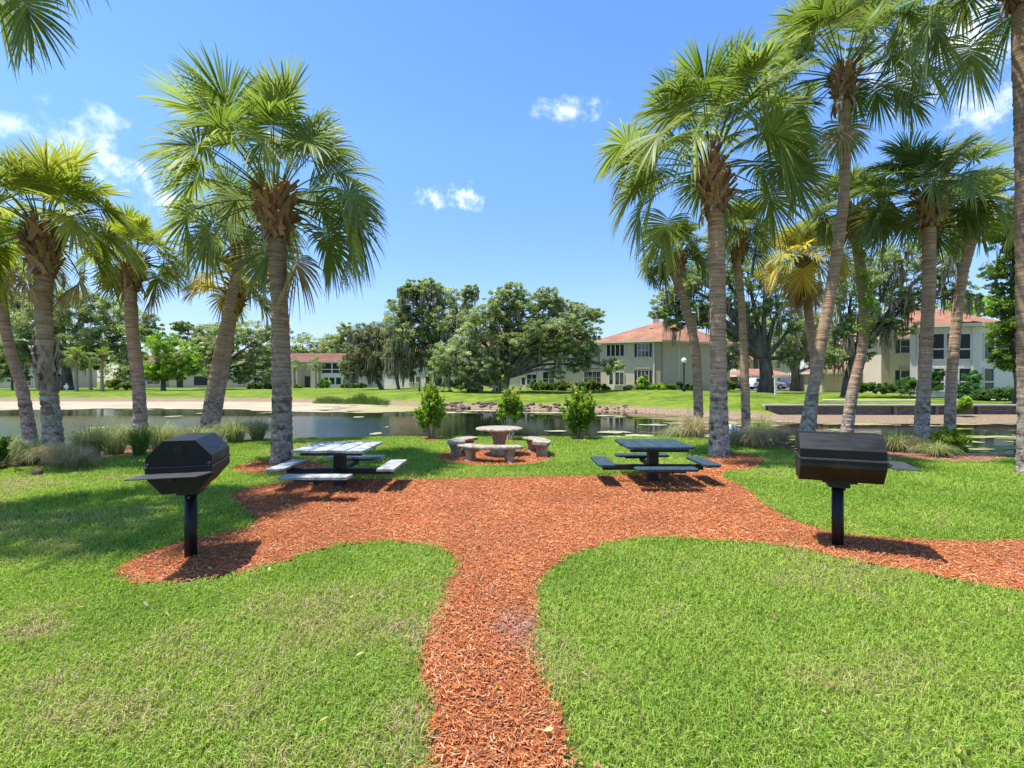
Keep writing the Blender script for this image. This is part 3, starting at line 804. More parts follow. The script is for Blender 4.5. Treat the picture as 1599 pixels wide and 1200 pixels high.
GREENS = {'green': [(.145, .20, .042), (.185, .245, .052), (.235, .285, .07), (.175, .22, .075)],
          'lime': [(.24, .29, .042), (.30, .345, .052), (.35, .375, .075), (.20, .25, .042)],
          'yellow': [(.42, .36, .068), (.52, .43, .095), (.36, .35, .068), (.26, .29, .058)],
          'blue': [(.125, .185, .055), (.16, .22, .066), (.21, .255, .085), (.22, .28, .08)]}
def palm(label, pix, Y, r, crown, n=30, petiole=1.05, blade=1.05, hues='green', nseg=54, boot=.85, dead=0, midboots=None, seed=0, dropel=-.85, nboot=34, up=.0,
         name='palm_tree', group='sabal palms around the picnic area', wmax=.021, strips=5, base_z=None):
    """pix: pixels of the trunk axis from the ground up at distance(s) Y; crown: pixel where the fronds start"""
    global rng
    rng = np.random.default_rng(seed + 100)
    Ys = Y if isinstance(Y, (list, tuple)) else [Y] * len(pix)
    pts = [P(a, b, y) for (a, b), y in zip(pix, Ys)]
    cz = P(crown[0], crown[1], Ys[-1])
    gz = float(TZ(pts[0][0], pts[0][1]))
    pts[0][2] = gz - .15
    root = thing(name, label, 'palm tree', (pts[0][0], pts[0][1], gz), group)
    full = catmull(pts + [cz], 160)
    seglen = np.concatenate([[0], np.cumsum(np.linalg.norm(np.diff(full, axis=0), axis=1))]); tot = seglen[-1]
    nr = int(min(220, max(30, tot / .035)))
    ds = np.linspace(0, tot, nr)
    path = np.c_[[np.interp(ds, seglen, full[:, k]) for k in range(3)]].T
    rad = r * (1.0 + .26 * np.exp(-ds / .25) + .035 * np.sin(ds * 1.3 + seed)) * np.interp(ds / tot, [0, .3, .6, 1], [1.04, .90, .84, .86])
    mb = MB()
    sides = 20
    mb.tube(path, rad, sides, caps=True)
    V = mb.v[0].reshape(nr, sides, 3)
    ringj = rng.normal(0, .032, (nr, 1)) + rng.normal(0, .012, (nr, sides))
    ringj += .035 * vnoise(np.tile(np.arange(sides), (nr, 1)).astype(float), ds[:, None] * 6 + np.zeros((1, sides)), 2.5, seed + 7) - .017
    mb.v[0] = (path[:, None] + (V - path[:, None]) * (1 + ringj[:, :, None])).reshape(-1, 3)
    put('trunk', mb, M_trunk, root, smooth=True)
    # crown base with old leaf bases
    bi = np.searchsorted(ds, tot - boot); bp = path[bi:]
    mb = MB()
    rq = max(r, .18)
    rb = np.interp(np.linspace(0, 1, len(bp)), [0, .35, .8, 1], [1.02 * r, 1.25 * rq, 1.32 * rq, 1.05 * rq])
    mb.tube(bp, rb, 14, np.array([.17, .085, .04]))
    boots(mb, bp, rb, nboot, .42 * rq / .19, 0.12)
    for k in range(strips):    # dry sheaths hanging below
        az = rng.uniform(0, 2 * PI); o_ = np.array([math.cos(az), math.sin(az), 0])
        p0 = bp[0] + o_ * r * 1.1 + np.array([0, 0, rng.uniform(.0, .25)]); L = rng.uniform(.2, .5)
        pp = np.array([p0, p0 + o_ * .10 + [0, 0, -.25 * L], p0 + o_ * .15 + [0, 0, -.65 * L], p0 + o_ * .12 + [0, 0, -L]])
        td = np.array([-math.sin(az), math.cos(az), 0]); w = np.array([.035, .045, .035, .012])
        Vv = np.stack([pp - td * w[:, None], pp + td * w[:, None], pp + td * w[:, None] + o_ * .012, pp - td * w[:, None] + o_ * .012], axis=1).reshape(-1, 3)
        ii, jj = np.meshgrid(np.arange(3), np.arange(4), indexing='ij'); a = (ii * 4 + jj).ravel(); b = (ii * 4 + (jj + 1) % 4).ravel()
        mb.add(Vv, np.c_[a, b, b + 4, a + 4], np.array([.40, .31, .23]) * rng.uniform(.7, 1.1))
    put('leaf_bases', mb, M_boot, root)
    if midboots:
        f0, f1, nb = midboots
        i0, i1 = int(f0 * nr), int(f1 * nr)
        mb = MB(); boots(mb, path[i0:i1], rad[i0:i1] * 1.03, nb, .36, .75, .30)
        put('leaf_stubs', mb, M_boot, root)
    mb = MB()
    hs = [np.array(h) for h in GREENS[hues]]
    n = int(n * 1.05) + dead
    low = -.12 if dropel > -.92 else -.30
    for k in range(n):
        t = (k + .5) / n
        el = 1.45 - (1.45 - low) * t ** 1.2 + rng.normal(0, .10) + up
        if k >= n - dead: el = rng.uniform(-1.35, -.75)
        az = k * 2.39996 + rng.normal(0, .2)
        if math.sin(az) < -.45 and el < .40 and rng.random() < .75:      # few low fronds on the side that bares the leaf bases
            az = (0.15 if math.cos(az) > 0 else PI - .15) + rng.normal(0, .3)
        O = cz + np.array([math.cos(az), math.sin(az), 0]) * r * .55 + np.array([0, 0, -.22 * t])
        d = 0.0
        if k >= n - dead: d = rng.uniform(.7, 1.0)
        frond(mb, O, az, el, petiole * 1.12 * rng.uniform(.8, 1.2) * (.92 + .12 * min(1, t * 2)), blade * .84 * rng.uniform(.85, 1.15), nseg, rng.uniform(.08, .30) + .10 * t + .25 * d,
              hs[rng.integers(len(hs))], (rng.uniform(.22, .62) + (.12 if el < 0 else 0)) * (.55 if el > .85 else 1.0), wmax * .98 * (.6 + .4 * blade), d)
    put('crown', mb, M_frond, root)
    return root

palm('slender palm with a pale trunk leaning left out of the frame', [(52, 690), (35, 610), (14, 540), (1, 470)], 13.5, .15, (-12, 405), 28, .8, .85, 'lime', seed=1)
palm('stout palm with a collar of old grey leaf stubs halfway up its trunk', [(87, 722), (80, 650), (73, 580), (68, 500), (68, 430)], 10.4, .175, (66, 352), 36, .85, .92, 'lime', seed=2, midboots=(.34, .50, 26), boot=1.05, nboot=44, dead=2)
palm('short palm standing in the left shore grasses right of the stout palm', [(222, 690), (216, 600), (207, 520), (204, 455)], 14.8, .19, (210, 405), 28, .68, .8, 'lime', seed=3, dead=1)
palm('palm leaning right behind the left grill, its dark green crown behind the tall palm', [(314, 690), (335, 590), (358, 480), (374, 400)], 14.6, .165, (376, 360), 28, .85, .9, 'blue', seed=4)
palm('short palm with yellowish crown hidden behind the right-leaning trunk', [(330, 690), (345, 610), (357, 540), (366, 480)], 16.0, .145, (372, 450), 24, .75, .75, 'yellow', seed=5, dropel=-.5)
palm('tall palm beside the weathered picnic table, full drooping crown', [(440, 726), (440, 600), (437, 480), (432, 380)], 10.15, .198, (430, 302), 38, 1.15, 1.08, 'green', seed=6, boot=.95, nboot=44, dropel=-.95, nseg=60, dead=1)
palm('palm at the left edge of which only drooping frond tips show', [(-210, 830), (-195, 500), (-185, 200), (-180, -120)], 6.0, .2, (-178, -225), 34, 1.1, 1.0, 'blue', seed=7)
palm('tall palm beside the dark green picnic table, trunk base in mulch', [(1123, 712), (1122, 600), (1120, 440), (1117, 330)], 11.3, .205, (1108, 252), 42, 1.25, 1.2, 'green', seed=8, boot=1.15, nboot=46, dropel=-.9, nseg=60, strips=9)
palm('very tall palm with curved trunk, its crown cut by the top of the photo', [(1252, 696), (1278, 560), (1303, 420), (1318, 300), (1319, 180)], 12.6, .15, (1318, 112), 38, 1.1, 1.08, 'green', seed=9, boot=.8, dropel=-.95, nseg=60, strips=8, dead=1)
palm('small palm with an s-curved trunk in front of the beige house', [(1092, 682), (1090, 620), (1085, 540), (1068, 470), (1056, 435)], 16.0, .16, (1052, 396), 28, .52, .66, 'green', seed=10, boot=.7, dropel=-.6)
palm('straight slim palm rising from shore grass right of the large mulched palm', [(1166, 684), (1163, 590), (1158, 480), (1152, 420)], 16.4, .145, (1152, 366), 28, .55, .72, 'green', seed=11, dropel=-.6)
palm('yellow palm with a skirt of dead tan fronds behind the curved trunk', [(1262, 675), (1272, 590), (1265, 510), (1259, 455)], 19.0, .175, (1256, 408), 40, .75, .95, 'yellow', seed=12, dead=11, dropel=-1.25, wmax=.024)
palm('palm leaning right behind the right grill, vines on its upper trunk', [(1318, 690), (1330, 620), (1348, 530), (1346, 440), (1338, 380)], 15.4, .165, (1334, 325), 28, .62, .74, 'green', seed=13, dropel=-.7)
palm('thick straight palm at the shore right of the right grill', [(1436, 712), (1443, 600), (1450, 460), (1451, 370)], 13.3, .17, (1452, 305), 42, .82, .98, 'blue', seed=14, dropel=-.5, boot=.85)
palm('slightly leaning palm behind the lime bush on the right shore', [(1482, 695), (1486, 590), (1500, 450), (1516, 380)], 15.2, .155, (1522, 330), 32, .68, .82, 'lime', seed=15, dropel=-.7)
palm('palm on the right edge with only half its trunk in frame', [(1612, 745), (1608, 500), (1603, 250), (1600, 60)], 9.0, .2, (1598, -60), 34, 1.1, 1.1, 'blue', seed=16, dropel=-.95)
# small ones on the far bank
for k, (px, by, Yb, cy, lab) in enumerate([(120, 611, 70, 556, 'leftmost of three slim far palms under the big left oak'), (142, 608, 76, 558, 'middle one of three slim far palms under the big left oak'),
                                           (160, 611, 70, 560, 'rightmost of three slim far palms under the big left oak'),
                                           (461, 606, 98, 572, 'low palm left of the dark door of the far house'), (494, 605, 97, 570, 'low palm right of the dark door of the far house')]):
    palm(lab, [(px, by), (px - 1, (by + cy) / 2), (px - 1, cy + 6)], Yb, .22 if k < 3 else .2, (px - 1, cy), 16, .8, 1.0, 'green', 18, .6, seed=30 + k, nboot=8, wmax=.05, strips=0, group='small palms on the far bank', dropel=-.5)
rng = np.random.default_rng(99)
# ------------------------------------------------------------------ broadleaf trees and shrubs
OAKG = [(.20, .25, .095), (.235, .29, .105), (.29, .335, .12), (.175, .225, .09), (.35, .38, .18)]
LIMEG = [(.17, .28, .035), (.22, .34, .04), (.27, .37, .055), (.13, .21, .03)]
DARKG = [(.05, .10, .025), (.07, .13, .03), (.10, .16, .036)]
def leaves(mb, centers, rads, nper, size, pal, flat=.65, upb=.22):
    """leaf-sized faces scattered round each clump centre"""
    m = len(centers)
    if m == 0: return
    c = np.repeat(np.asarray(centers), nper, axis=0); r = np.repeat(np.asarray(rads), nper)[:, None]
    n = len(c)
    g = rng.normal(0, 1, (n, 3)); g /= np.linalg.norm(g, axis=1)[:, None]
    g *= rng.random((n, 1)) ** .5
    pos = c + g * r * np.array([1, 1, flat])
    nor = rng.normal(0, 1, (n, 3)); nor[:, 2] = np.abs(nor[:, 2]) + upb; nor /= np.linalg.norm(nor, axis=1)[:, None]
    t = rng.normal(0, 1, (n, 3)); t -= nor * np.sum(t * nor, axis=1)[:, None]; t /= np.linalg.norm(t, axis=1)[:, None]
    s = np.cross(nor, t)
    sz = size * rng.uniform(.6, 1.35, (n, 1))
    V = np.stack([pos - t * sz * .6, pos + s * sz * .32, pos + t * sz * .6, pos - s * sz * .32], axis=1).reshape(-1, 3)
    b = np.arange(n)[:, None] * 4
    pal = np.array(pal)
    cc = pal[rng.integers(len(pal), size=m)] * rng.uniform(.75, 1.3, (m, 1))
    col = np.repeat(cc, nper, axis=0) * rng.uniform(.7, 1.35, (n, 1))
    mb.add(V, b + np.array([[0, 1, 2, 3]]), np.repeat(col, 4, axis=0))

def oak(label, base, Y, rt, fork, clumps, pal=OAKG, leaf=.20, dens=1.0, moss=0.0, name='oak_tree', group='live oaks across the pond', depth=.8, mosscol=(.27, .235, .16), lean=None, cat='tree', trunk=True, sub_r=None):
    b = P(base[0], base[1], Y); b[2] = float(TZ(b[0], Y))
    root = thing(name, label, cat, b, group)
    F_ = P(fork[0], fork[1], Y)
    wood = MB(); lv = MB(); ms = MB()
    sc = Y / FPX
    if trunk:
        tp = catmull([b - [0, 0, .2], b * .5 + F_ * .5 + rng.normal(0, .12, 3) * [1, 1, 0], F_], 10)
        wood.tube(tp, rt * np.concatenate([[1.45, 1.12], np.linspace(1.0, .82, 8)]), 10, caps=False)
    S, SR = [], []
    for (px, py, rx, ry) in clumps:
        c = P(px, py, Y) + np.array([0, rng.uniform(-.5, .5) * rx * sc * depth, 0])
        a = np.array([rx * sc, rx * sc * depth, ry * sc])
        r0 = sub_r or max(.26, min(.9, .25 * min(a[0], a[2])))
        ns = int(max(8, dens * 3.3 * (a[0] * a[1] * a[2]) ** (2 / 3) / r0 ** 2))
        g = rng.normal(0, 1, (ns, 3)); g /= np.linalg.norm(g, axis=1)[:, None]
        g *= (rng.random((ns, 1)) ** .33)
        sub = c + g * a
        rr = r0 * rng.uniform(.6, 1.35, ns)
        S.append(sub); SR.append(rr)
        # limb to the clump, branches on to some of its tufts
        if trunk:
            mid = (F_ + c) / 2 + np.array([0, 0, .12 * np.linalg.norm(c - F_)]) + rng.normal(0, .25, 3)
            lp = catmull([F_, mid, c], 10)
            wood.tube(lp, np.linspace(rt * .46, rt * .10, 10), 6, caps=False)
            for q in rng.choice(ns, min(ns, 9), replace=False):
                st = lp[rng.integers(5, 10)]
                wood.tube(catmull([st, (st + sub[q]) / 2 + rng.normal(0, .2, 3), sub[q]], 6), np.linspace(rt * .11, rt * .025, 6), 4, caps=False)
        nm = int(moss * ns)
        for q in range(nm):
            p0 = sub[rng.integers(ns)] - np.array([0, 0, rr.mean() * .3])
            for w_ in range(9):
                o = p0 + rng.normal(0, r0 * .5, 3) * [1, 1, .4]; L = rng.uniform(.5, 1.9)
                m = 5; zz = np.linspace(0, -L, m)
                wob = np.cumsum(rng.normal(0, .05, (m, 2)), axis=0)
                pp = np.c_[o[0] + wob[:, 0], o[1] + wob[:, 1], o[2] + zz]
                az = rng.uniform(0, PI); wd = np.array([math.cos(az), math.sin(az), 0]) * .055 * rng.uniform(.6, 1.4)
                tw = np.array([.7, 1.1, 1, .7, .1])[:, None]
                V = np.stack([pp - wd * tw, pp + wd * tw], axis=1).reshape(-1, 3)
                k = np.arange(m - 1)[:, None] * 2
                ms.add(V, k + np.array([[0, 1, 3, 2]]), np.array(mosscol) * rng.uniform(.6, 1.35))
    S = np.vstack(S); SR = np.concatenate(SR)
    leaf *= .82
    nper = int(max(20, 120 * (np.mean(SR) / .6) ** 2 * (.2 / leaf) ** 2))
    leaves(lv, S, SR, min(nper, 95 if Y < 60 else 170), leaf, pal)
    if trunk: put('trunk', wood, M_limb, root, smooth=True)
    put('crown', lv, M_leaf, root)
    if ms.n: tag(put('hanging_moss', ms, M_moss, root), kind='stuff')
    return root

oak('big dark oak on the far left bank above three slim palms', (106, 612), 78, .75, (104, 575), [(15, 505, 48, 42), (60, 480, 42, 26), (110, 478, 50, 30), (150, 480, 45, 26), (185, 500, 35, 32), (120, 530, 60, 34), (50, 545, 45, 22), (205, 530, 34, 30), (30, 470, 26, 18), (232, 515, 18, 28), (200, 555, 26, 20), (80, 510, 50, 30), (160, 520, 40, 30), (10, 560, 30, 18), (140, 560, 30, 18)], leaf=.26, moss=.04)
oak('bright lime green tree in front of the far left house', (255, 613), 72, .32, (255, 585), [(262, 535, 26, 20), (240, 560, 22, 22), (285, 555, 30, 24), (268, 580, 34, 16), (245, 580, 22, 16), (300, 570, 18, 18)], LIMEG, leaf=.24, name='broadleaf_tree', group='broadleaf trees on the far left bank')
oak('dark oak right of the bright lime tree on far bank', (345, 612), 84, .45, (345, 580), [(300, 525, 28, 20), (335, 528, 34, 22), (385, 520, 34, 22), (410, 535, 26, 22), (350, 555, 34, 18), (395, 560, 26, 20), (283, 510, 18, 8), (375, 585, 20, 15), (320, 545, 34, 20), (430, 520, 22, 16), (415, 575, 20, 18), (360, 530, 34, 24)], leaf=.27, moss=.04)
oak('broad green treetop behind the roof of the far house', (478, 606), 135, .5, (478, 560), [(478, 542, 30, 22), (500, 548, 26, 16), (455, 552, 24, 12), (440, 548, 26, 14), (515, 552, 24, 14)], leaf=.40, name='broadleaf_tree', group='broadleaf trees behind the far houses')
oak('slim tree behind the right end of the far house', (545, 606), 120, .45, (545, 560), [(538, 520, 18, 18), (552, 540, 22, 24), (522, 542, 24, 24), (560, 565, 26, 24), (535, 570, 24, 24), (575, 530, 24, 24)], leaf=.36, name='broadleaf_tree', group='broadleaf trees behind the far houses')
oak('mossy brown-grey oak with leaning trunk left of the tall oak', (597, 608), 72, .30, (585, 585), [(560, 555, 28, 28), (590, 530, 30, 28), (618, 520, 28, 26), (578, 572, 26, 20), (612, 560, 30, 28), (545, 575, 18, 20), (570, 530, 26, 24), (600, 545, 34, 30)], [(.20, .215, .10), (.22, .235, .11), (.17, .185, .09)], leaf=.24, moss=.4)
oak('thin pale-trunked mossy tree on the grassy mound', (623, 610), 66, .20, (620, 580), [(628, 545, 24, 24), (640, 570, 20, 20), (612, 560, 16, 24)], [(.20, .215, .10), (.21, .225, .11)], leaf=.22, moss=.5)
oak('tallest oak of the centre with an open top against the sky', (688, 612), 66, .62, (684, 570), [(625, 475, 20, 22), (645, 458, 24, 14), (662, 452, 34, 16), (690, 462, 28, 20), (650, 490, 36, 22), (620, 500, 26, 26), (700, 500, 34, 28), (660, 530, 42, 26), (640, 555, 34, 28), (735, 458, 14, 14), (720, 480, 20, 22), (690, 560, 36, 26), (705, 585, 22, 16), (630, 525, 30, 26), (675, 500, 34, 26), (715, 530, 30, 26), (735, 500, 24, 24)], leaf=.22, moss=.13, dens=.95)
oak('widest spreading oak of the centre, limbs reaching over the beige house', (776, 612), 50, .52, (790, 590), [(800, 452, 24, 12), (785, 468, 30, 18), (822, 470, 34, 18), (762, 490, 30, 20), (858, 464, 24, 16), (880, 478, 30, 16), (845, 490, 36, 20), (912, 490, 26, 16), (932, 494, 14, 14), (800, 505, 36, 22), (740, 520, 30, 24), (770, 535, 34, 22), (880, 510, 34, 20), (915, 520, 24, 18), (830, 530, 38, 20), (735, 560, 34, 24), (705, 552, 26, 24), (770, 570, 34, 20), (870, 545, 36, 18), (912, 548, 26, 18), (715, 582, 28, 18), (750, 592, 30, 13), (820, 560, 26, 14), (905, 570, 22, 14), (955, 572, 20, 14), (870, 582, 14, 10), (700, 605, 14, 14), (740, 606, 12, 10), (800, 535, 40, 22), (755, 505, 34, 24), (850, 515, 40, 22), (890, 535, 34, 18), (690, 575, 22, 22), (770, 592, 24, 12), (790, 490, 30, 20), (725, 545, 30, 24)], leaf=.175, moss=.03, dens=.92, pal=[(.215, .27, .095), (.25, .31, .11), (.295, .35, .135), (.37, .40, .21), (.175, .23, .09)])
oak('forked grey-trunked oak behind the slim palm by the parked car', (1195, 612), 50, .68, (1194, 560), [(1040, 468, 24, 18), (1030, 490, 18, 10), (1062, 448, 30, 18), (1085, 430, 34, 20), (1120, 425, 34, 22), (1160, 430, 40, 24), (1195, 440, 34, 22), (1075, 480, 34, 20), (1060, 505, 20, 12), (1130, 470, 36, 24), (1175, 480, 30, 22), (1215, 480, 30, 22), (1230, 510, 24, 26), (1150, 520, 18, 24), (1140, 560, 14, 22), (1095, 500, 22, 14), (1230, 555, 18, 18)], leaf=.18, moss=.08, pal=LIMEG[:1] + OAKG)
oak('mossy oak with twin trunks left of the low beige garage', (1240, 608), 60, .5, (1240, 570), [(1240, 520, 26, 26), (1262, 540, 22, 24), (1225, 545, 16, 22), (1275, 505, 24, 24), (1280, 560, 16, 18)], leaf=.21, moss=.25)
oak('large mossy oak in front of the right house, leaning dark trunk', (1322, 616), 40, .42, (1334, 560), [(1330, 440, 34, 26), (1375, 420, 36, 26), (1410, 400, 34, 26), (1445, 420, 34, 30), (1390, 455, 40, 26), (1425, 470, 34, 22), (1340, 490, 36, 30), (1310, 520, 24, 30), (1370, 505, 30, 22), (1405, 510, 24, 16), (1300, 560, 22, 20), (1480, 440, 28, 26), (1510, 455, 28, 16), (1345, 545, 18, 22), (1300, 470, 22, 22), (1480, 400, 24, 24)], leaf=.155, moss=.14, dens=.8)
oak('bright leafy tree filling the right edge before the right house', (1592, 640), 31, .3, (1585, 560), [(1560, 370, 34, 24), (1590, 350, 30, 22), (1575, 420, 40, 30), (1610, 400, 34, 34), (1570, 470, 34, 30), (1605, 480, 34, 34), (1580, 520, 40, 28), (1590, 560, 34, 24), (1620, 600, 30, 30), (1565, 555, 18, 24), (1640, 430, 40, 60), (1640, 530, 40, 60)], [(.10, .17, .025), (.14, .22, .03), (.07, .12, .02), (.18, .25, .045)], leaf=.16, name='broadleaf_tree', group=None)
oak('green treetop behind the roof of the right house', (1500, 606), 62, .4, (1500, 560), [(1500, 480, 30, 18), (1540, 478, 34, 16), (1470, 490, 24, 18)], LIMEG, leaf=.26, name='broadleaf_tree', group=None)
for (px, Y, cl, lab, pal) in [(330, 90, [(322, 575, 22, 16), (342, 582, 18, 14), (330, 560, 16, 12)], 'small dark tree right of the bright lime tree before the far house', OAKG),
                              (205, 84, [(200, 572, 20, 18), (216, 582, 16, 16), (188, 584, 14, 14)], 'small green tree behind the short left palm trunk on far bank', OAKG),
                              (400, 92, [(392, 578, 20, 16), (412, 584, 16, 14), (402, 562, 18, 14)], 'small dense tree just left of the tall palm trunk on far bank', DARKG + OAKG),
                              (20, 80, [(14, 580, 20, 18), (30, 590, 14, 12), (-10, 584, 18, 18)], 'small round tree before the far house at the left edge', DARKG + OAKG)]:
    oak(lab, (px, 610), Y, .16, (px, 592), cl, pal, leaf=.26, name='broadleaf_tree', group='broadleaf trees on the far left bank')
for k, (px, ry, lab) in enumerate([(1290, 40, 'dim oak behind the low beige garage roof'), (1180, 44, 'dim oak crown behind the forked oak'), (1350, 40, 'dim oak crown behind the leaning mossy oak')]):
    oak(lab, (px, 606), 92, .5, (px, 560), [(px - 20, 545 - k * 5, 28, 26), (px + 22, 540, 28, 30), (px, 515, 30, 24)], leaf=.32, moss=.1, group='oaks behind the car park')

def weeds():
    lv = MB(); C = []; r = []
    for k in range(110):
        y = rng.uniform(2.2, 8.5); x = rng.uniform(-1.05, 1.05) * y
        if in_any(MULCH + BEDS, np.array([x]), np.array([y]))[0] and rng.random() < .93: continue
        for q in range(rng.integers(2, 6)): C.append([x + rng.normal(0, .07), y + rng.normal(0, .07), .045]); r.append(rng.uniform(.03, .06))
    leaves(lv, np.array(C), np.array(r), 9, .013, [(.10, .22, .03), (.15, .28, .045), (.20, .32, .07), (.26, .34, .10)], .25, 1.2)
    tag(put('lawn_weeds', lv, M_grass), 'small broad-leaved weeds growing in the turf', 'weeds', kind='stuff')
weeds()

# the far wood that closes the view
def far_wood():
    lv = MB(); C = []; r = []
    for k in range(1500):
        px = rng.uniform(-500, 2100); Y = rng.uniform(165, 205)
        top = float(np.interp(px, [-500, 430, 520, 600, 700, 900, 960, 1080, 1140, 1300, 1500, 2100], [540, 545, 540, 560, 572, 576, 578, 576, 500, 492, 505, 500]))
        top += 9 * math.sin(px * .021) + 7 * math.sin(px * .057 + 1) + 5 * math.sin(px * .13)
        C.append(P(px, top + (606 - top) * rng.random() ** 1.25, Y)); r.append(rng.uniform(1.6, 3.2))
    leaves(lv, np.array(C), np.array(r), 48, .78, OAKG, .8)
    tag(put('far_wood', lv, M_leaf), 'far mixed wood closing the view behind all houses', 'woods', kind='stuff')
far_wood()

def shrub(label, px, py_base, Y, blobs, pal, leaf=.09, dens=1.0, name='shrub', group='shrubs in front of the houses', stems=0, stem_r=.02, z=None, stem_mat=None, nper=40, rr=None, basexy=None):
    b = P(px, py_base, Y); b[2] = float(TZ(b[0], b[1])) if z is None else z
    lv = MB(); wood = MB()
    S, SR = [], []
    sc = Y / FPX
    for (bx_, by_, rx, ry) in blobs:
        c = P(bx_, by_, Y); a = np.array([rx, rx, ry]) * sc
        r0 = rr or max(.08, .45 * min(a))
        ns = int(max(6, dens * 3.2 * (a[0] * a[1] * a[2]) ** (2 / 3) / r0 ** 2))
        g = rng.normal(0, 1, (ns, 3)); g /= np.linalg.norm(g, axis=1)[:, None]; g *= rng.random((ns, 1)) ** .35
        S.append(c + g * a); SR.append(r0 * rng.uniform(.6, 1.3, ns))
    S = np.vstack(S); SR = np.concatenate(SR)
    leaves(lv, S, SR, nper, leaf, pal, .9, .3)
    root = thing(name, label, 'shrub', b, group)
    if stems:
        for k in range(stems):
            tp = S[rng.integers(len(S))]
            o = rng.normal(0, .06, 3) * [1, 1, 0]
            wood.tube(catmull([b + o - [0, 0, .08], b * .55 + tp * .45 + o * 2 + [0, 0, .05], tp], 8), np.linspace(stem_r, stem_r * .4, 8), 6, caps=False)
        put('stems', wood, stem_mat or M_stem, root, smooth=True)
    put('foliage', lv, M_leaf, root)
    return root

CREPE = [(.14, .25, .03), (.20, .32, .04), (.10, .18, .025), (.28, .36, .05), (.34, .30, .06)]
gC = 'crepe myrtles on the near shore'
def shore_z(px, py): return G(px, py)
def crepe(label, px, py, hpx, wpx, bare, n, seedk, pale=False):
    b = G(px, py); sc = b[1] / FPX
    r_ = np.random.default_rng(seedk)
    root = thing('crepe_myrtle', label, 'shrub', b, gC)
    wood = MB(); lv = MB(); C = []; Rr_ = []
    for k in range(n):
        az = r_.uniform(0, 2 * PI); q = math.sqrt(r_.random())
        H = hpx * sc * (1.0 - .42 * q ** 2) * r_.uniform(.82, 1.06); o = wpx * sc * q
        d = np.array([math.cos(az), math.sin(az), 0])
        p0 = b + d * .07 * r_.random() - [0, 0, .08]; p1 = b + d * (.10 + .25 * o) + [0, 0, H * .40]; p2 = b + d * o * .8 + [0, 0, H * .75]; p3 = b + d * o * r_.uniform(.9, 1.1) + [0, 0, H]
        pth = catmull([p0, p1, p2, p3], 18)
        if k < n * .55: wood.tube(pth, np.linspace(.017, .004, 18), 6, caps=False)
        for t in np.arange(bare + r_.uniform(0, .08), 1.0, .035):
            i_ = min(17, int(t * 17)); C.append(pth[i_] + r_.normal(0, .03, 3)); Rr_.append(.10 * (1.15 - t * .55) * r_.uniform(.7, 1.3))
        if r_.random() < .35:      # a long bare-tipped shoot
            for t in (0.06, .12, .18): C.append(p3 + [0, 0, t] + d * t * .3); Rr_.append(.045)
    C = np.array(C); Rr_ = np.array(Rr_)
    top = (C[:, 2] - b[2]) / (hpx * sc) > .72
    leaves(lv, C[~top], Rr_[~top], 15, .062, CREPE[:4], 1.0, .25)
    leaves(lv, C[top], Rr_[top], 13, .055, CREPE[1:], 1.1, .1)
    put('stems', wood, noise_mat('pale_bark', [(.3, (.38, .33, .27)), (.7, (.62, .57, .50))], 12, .8, .2, .3, .01) if pale else M_stem, root, smooth=True)
    put('foliage', lv, M_leaf, root)
crepe('bushy crepe myrtle left of the stone table set', 673, 686, 84, 24, .34, 34, 301)
crepe('slender crepe myrtle with pale bare stems behind the stone table', 796, 688, 92, 22, .52, 26, 302, True)
crepe('bushy crepe myrtle right of the stone table set', 904, 686, 80, 27, .30, 34, 303)
shrub('lime green bush in the shore bed under two right palms', 1480, 716, 11.6, [(1480, 690, 24, 17), (1468, 700, 15, 12), (1494, 697, 14, 14), (1478, 678, 14, 10)], [(.18, .27, .03), (.24, .32, .05), (.13, .2, .025)], .07, .9, 'shrub', None, 5, .012)
shrub('small dark green plant cut by the left edge', -2, 745, 9.6, [(-4, 705, 14, 16), (-10, 728, 20, 14), (2, 690, 6, 10)], [(.07, .14, .02), (.11, .2, .03)], .07, .9, 'shrub', None, 4, .012)
shrub('leafy green ground plant at the foot of the stout left palm', 18, 745, 9.4, [(25, 738, 22, 6), (0, 742, 24, 6)], [(.10, .17, .03), (.14, .22, .03)], .07, .9, 'shrub', None)
HEDGE = [(.07, .12, .03), (.10, .155, .035), (.13, .18, .04)]
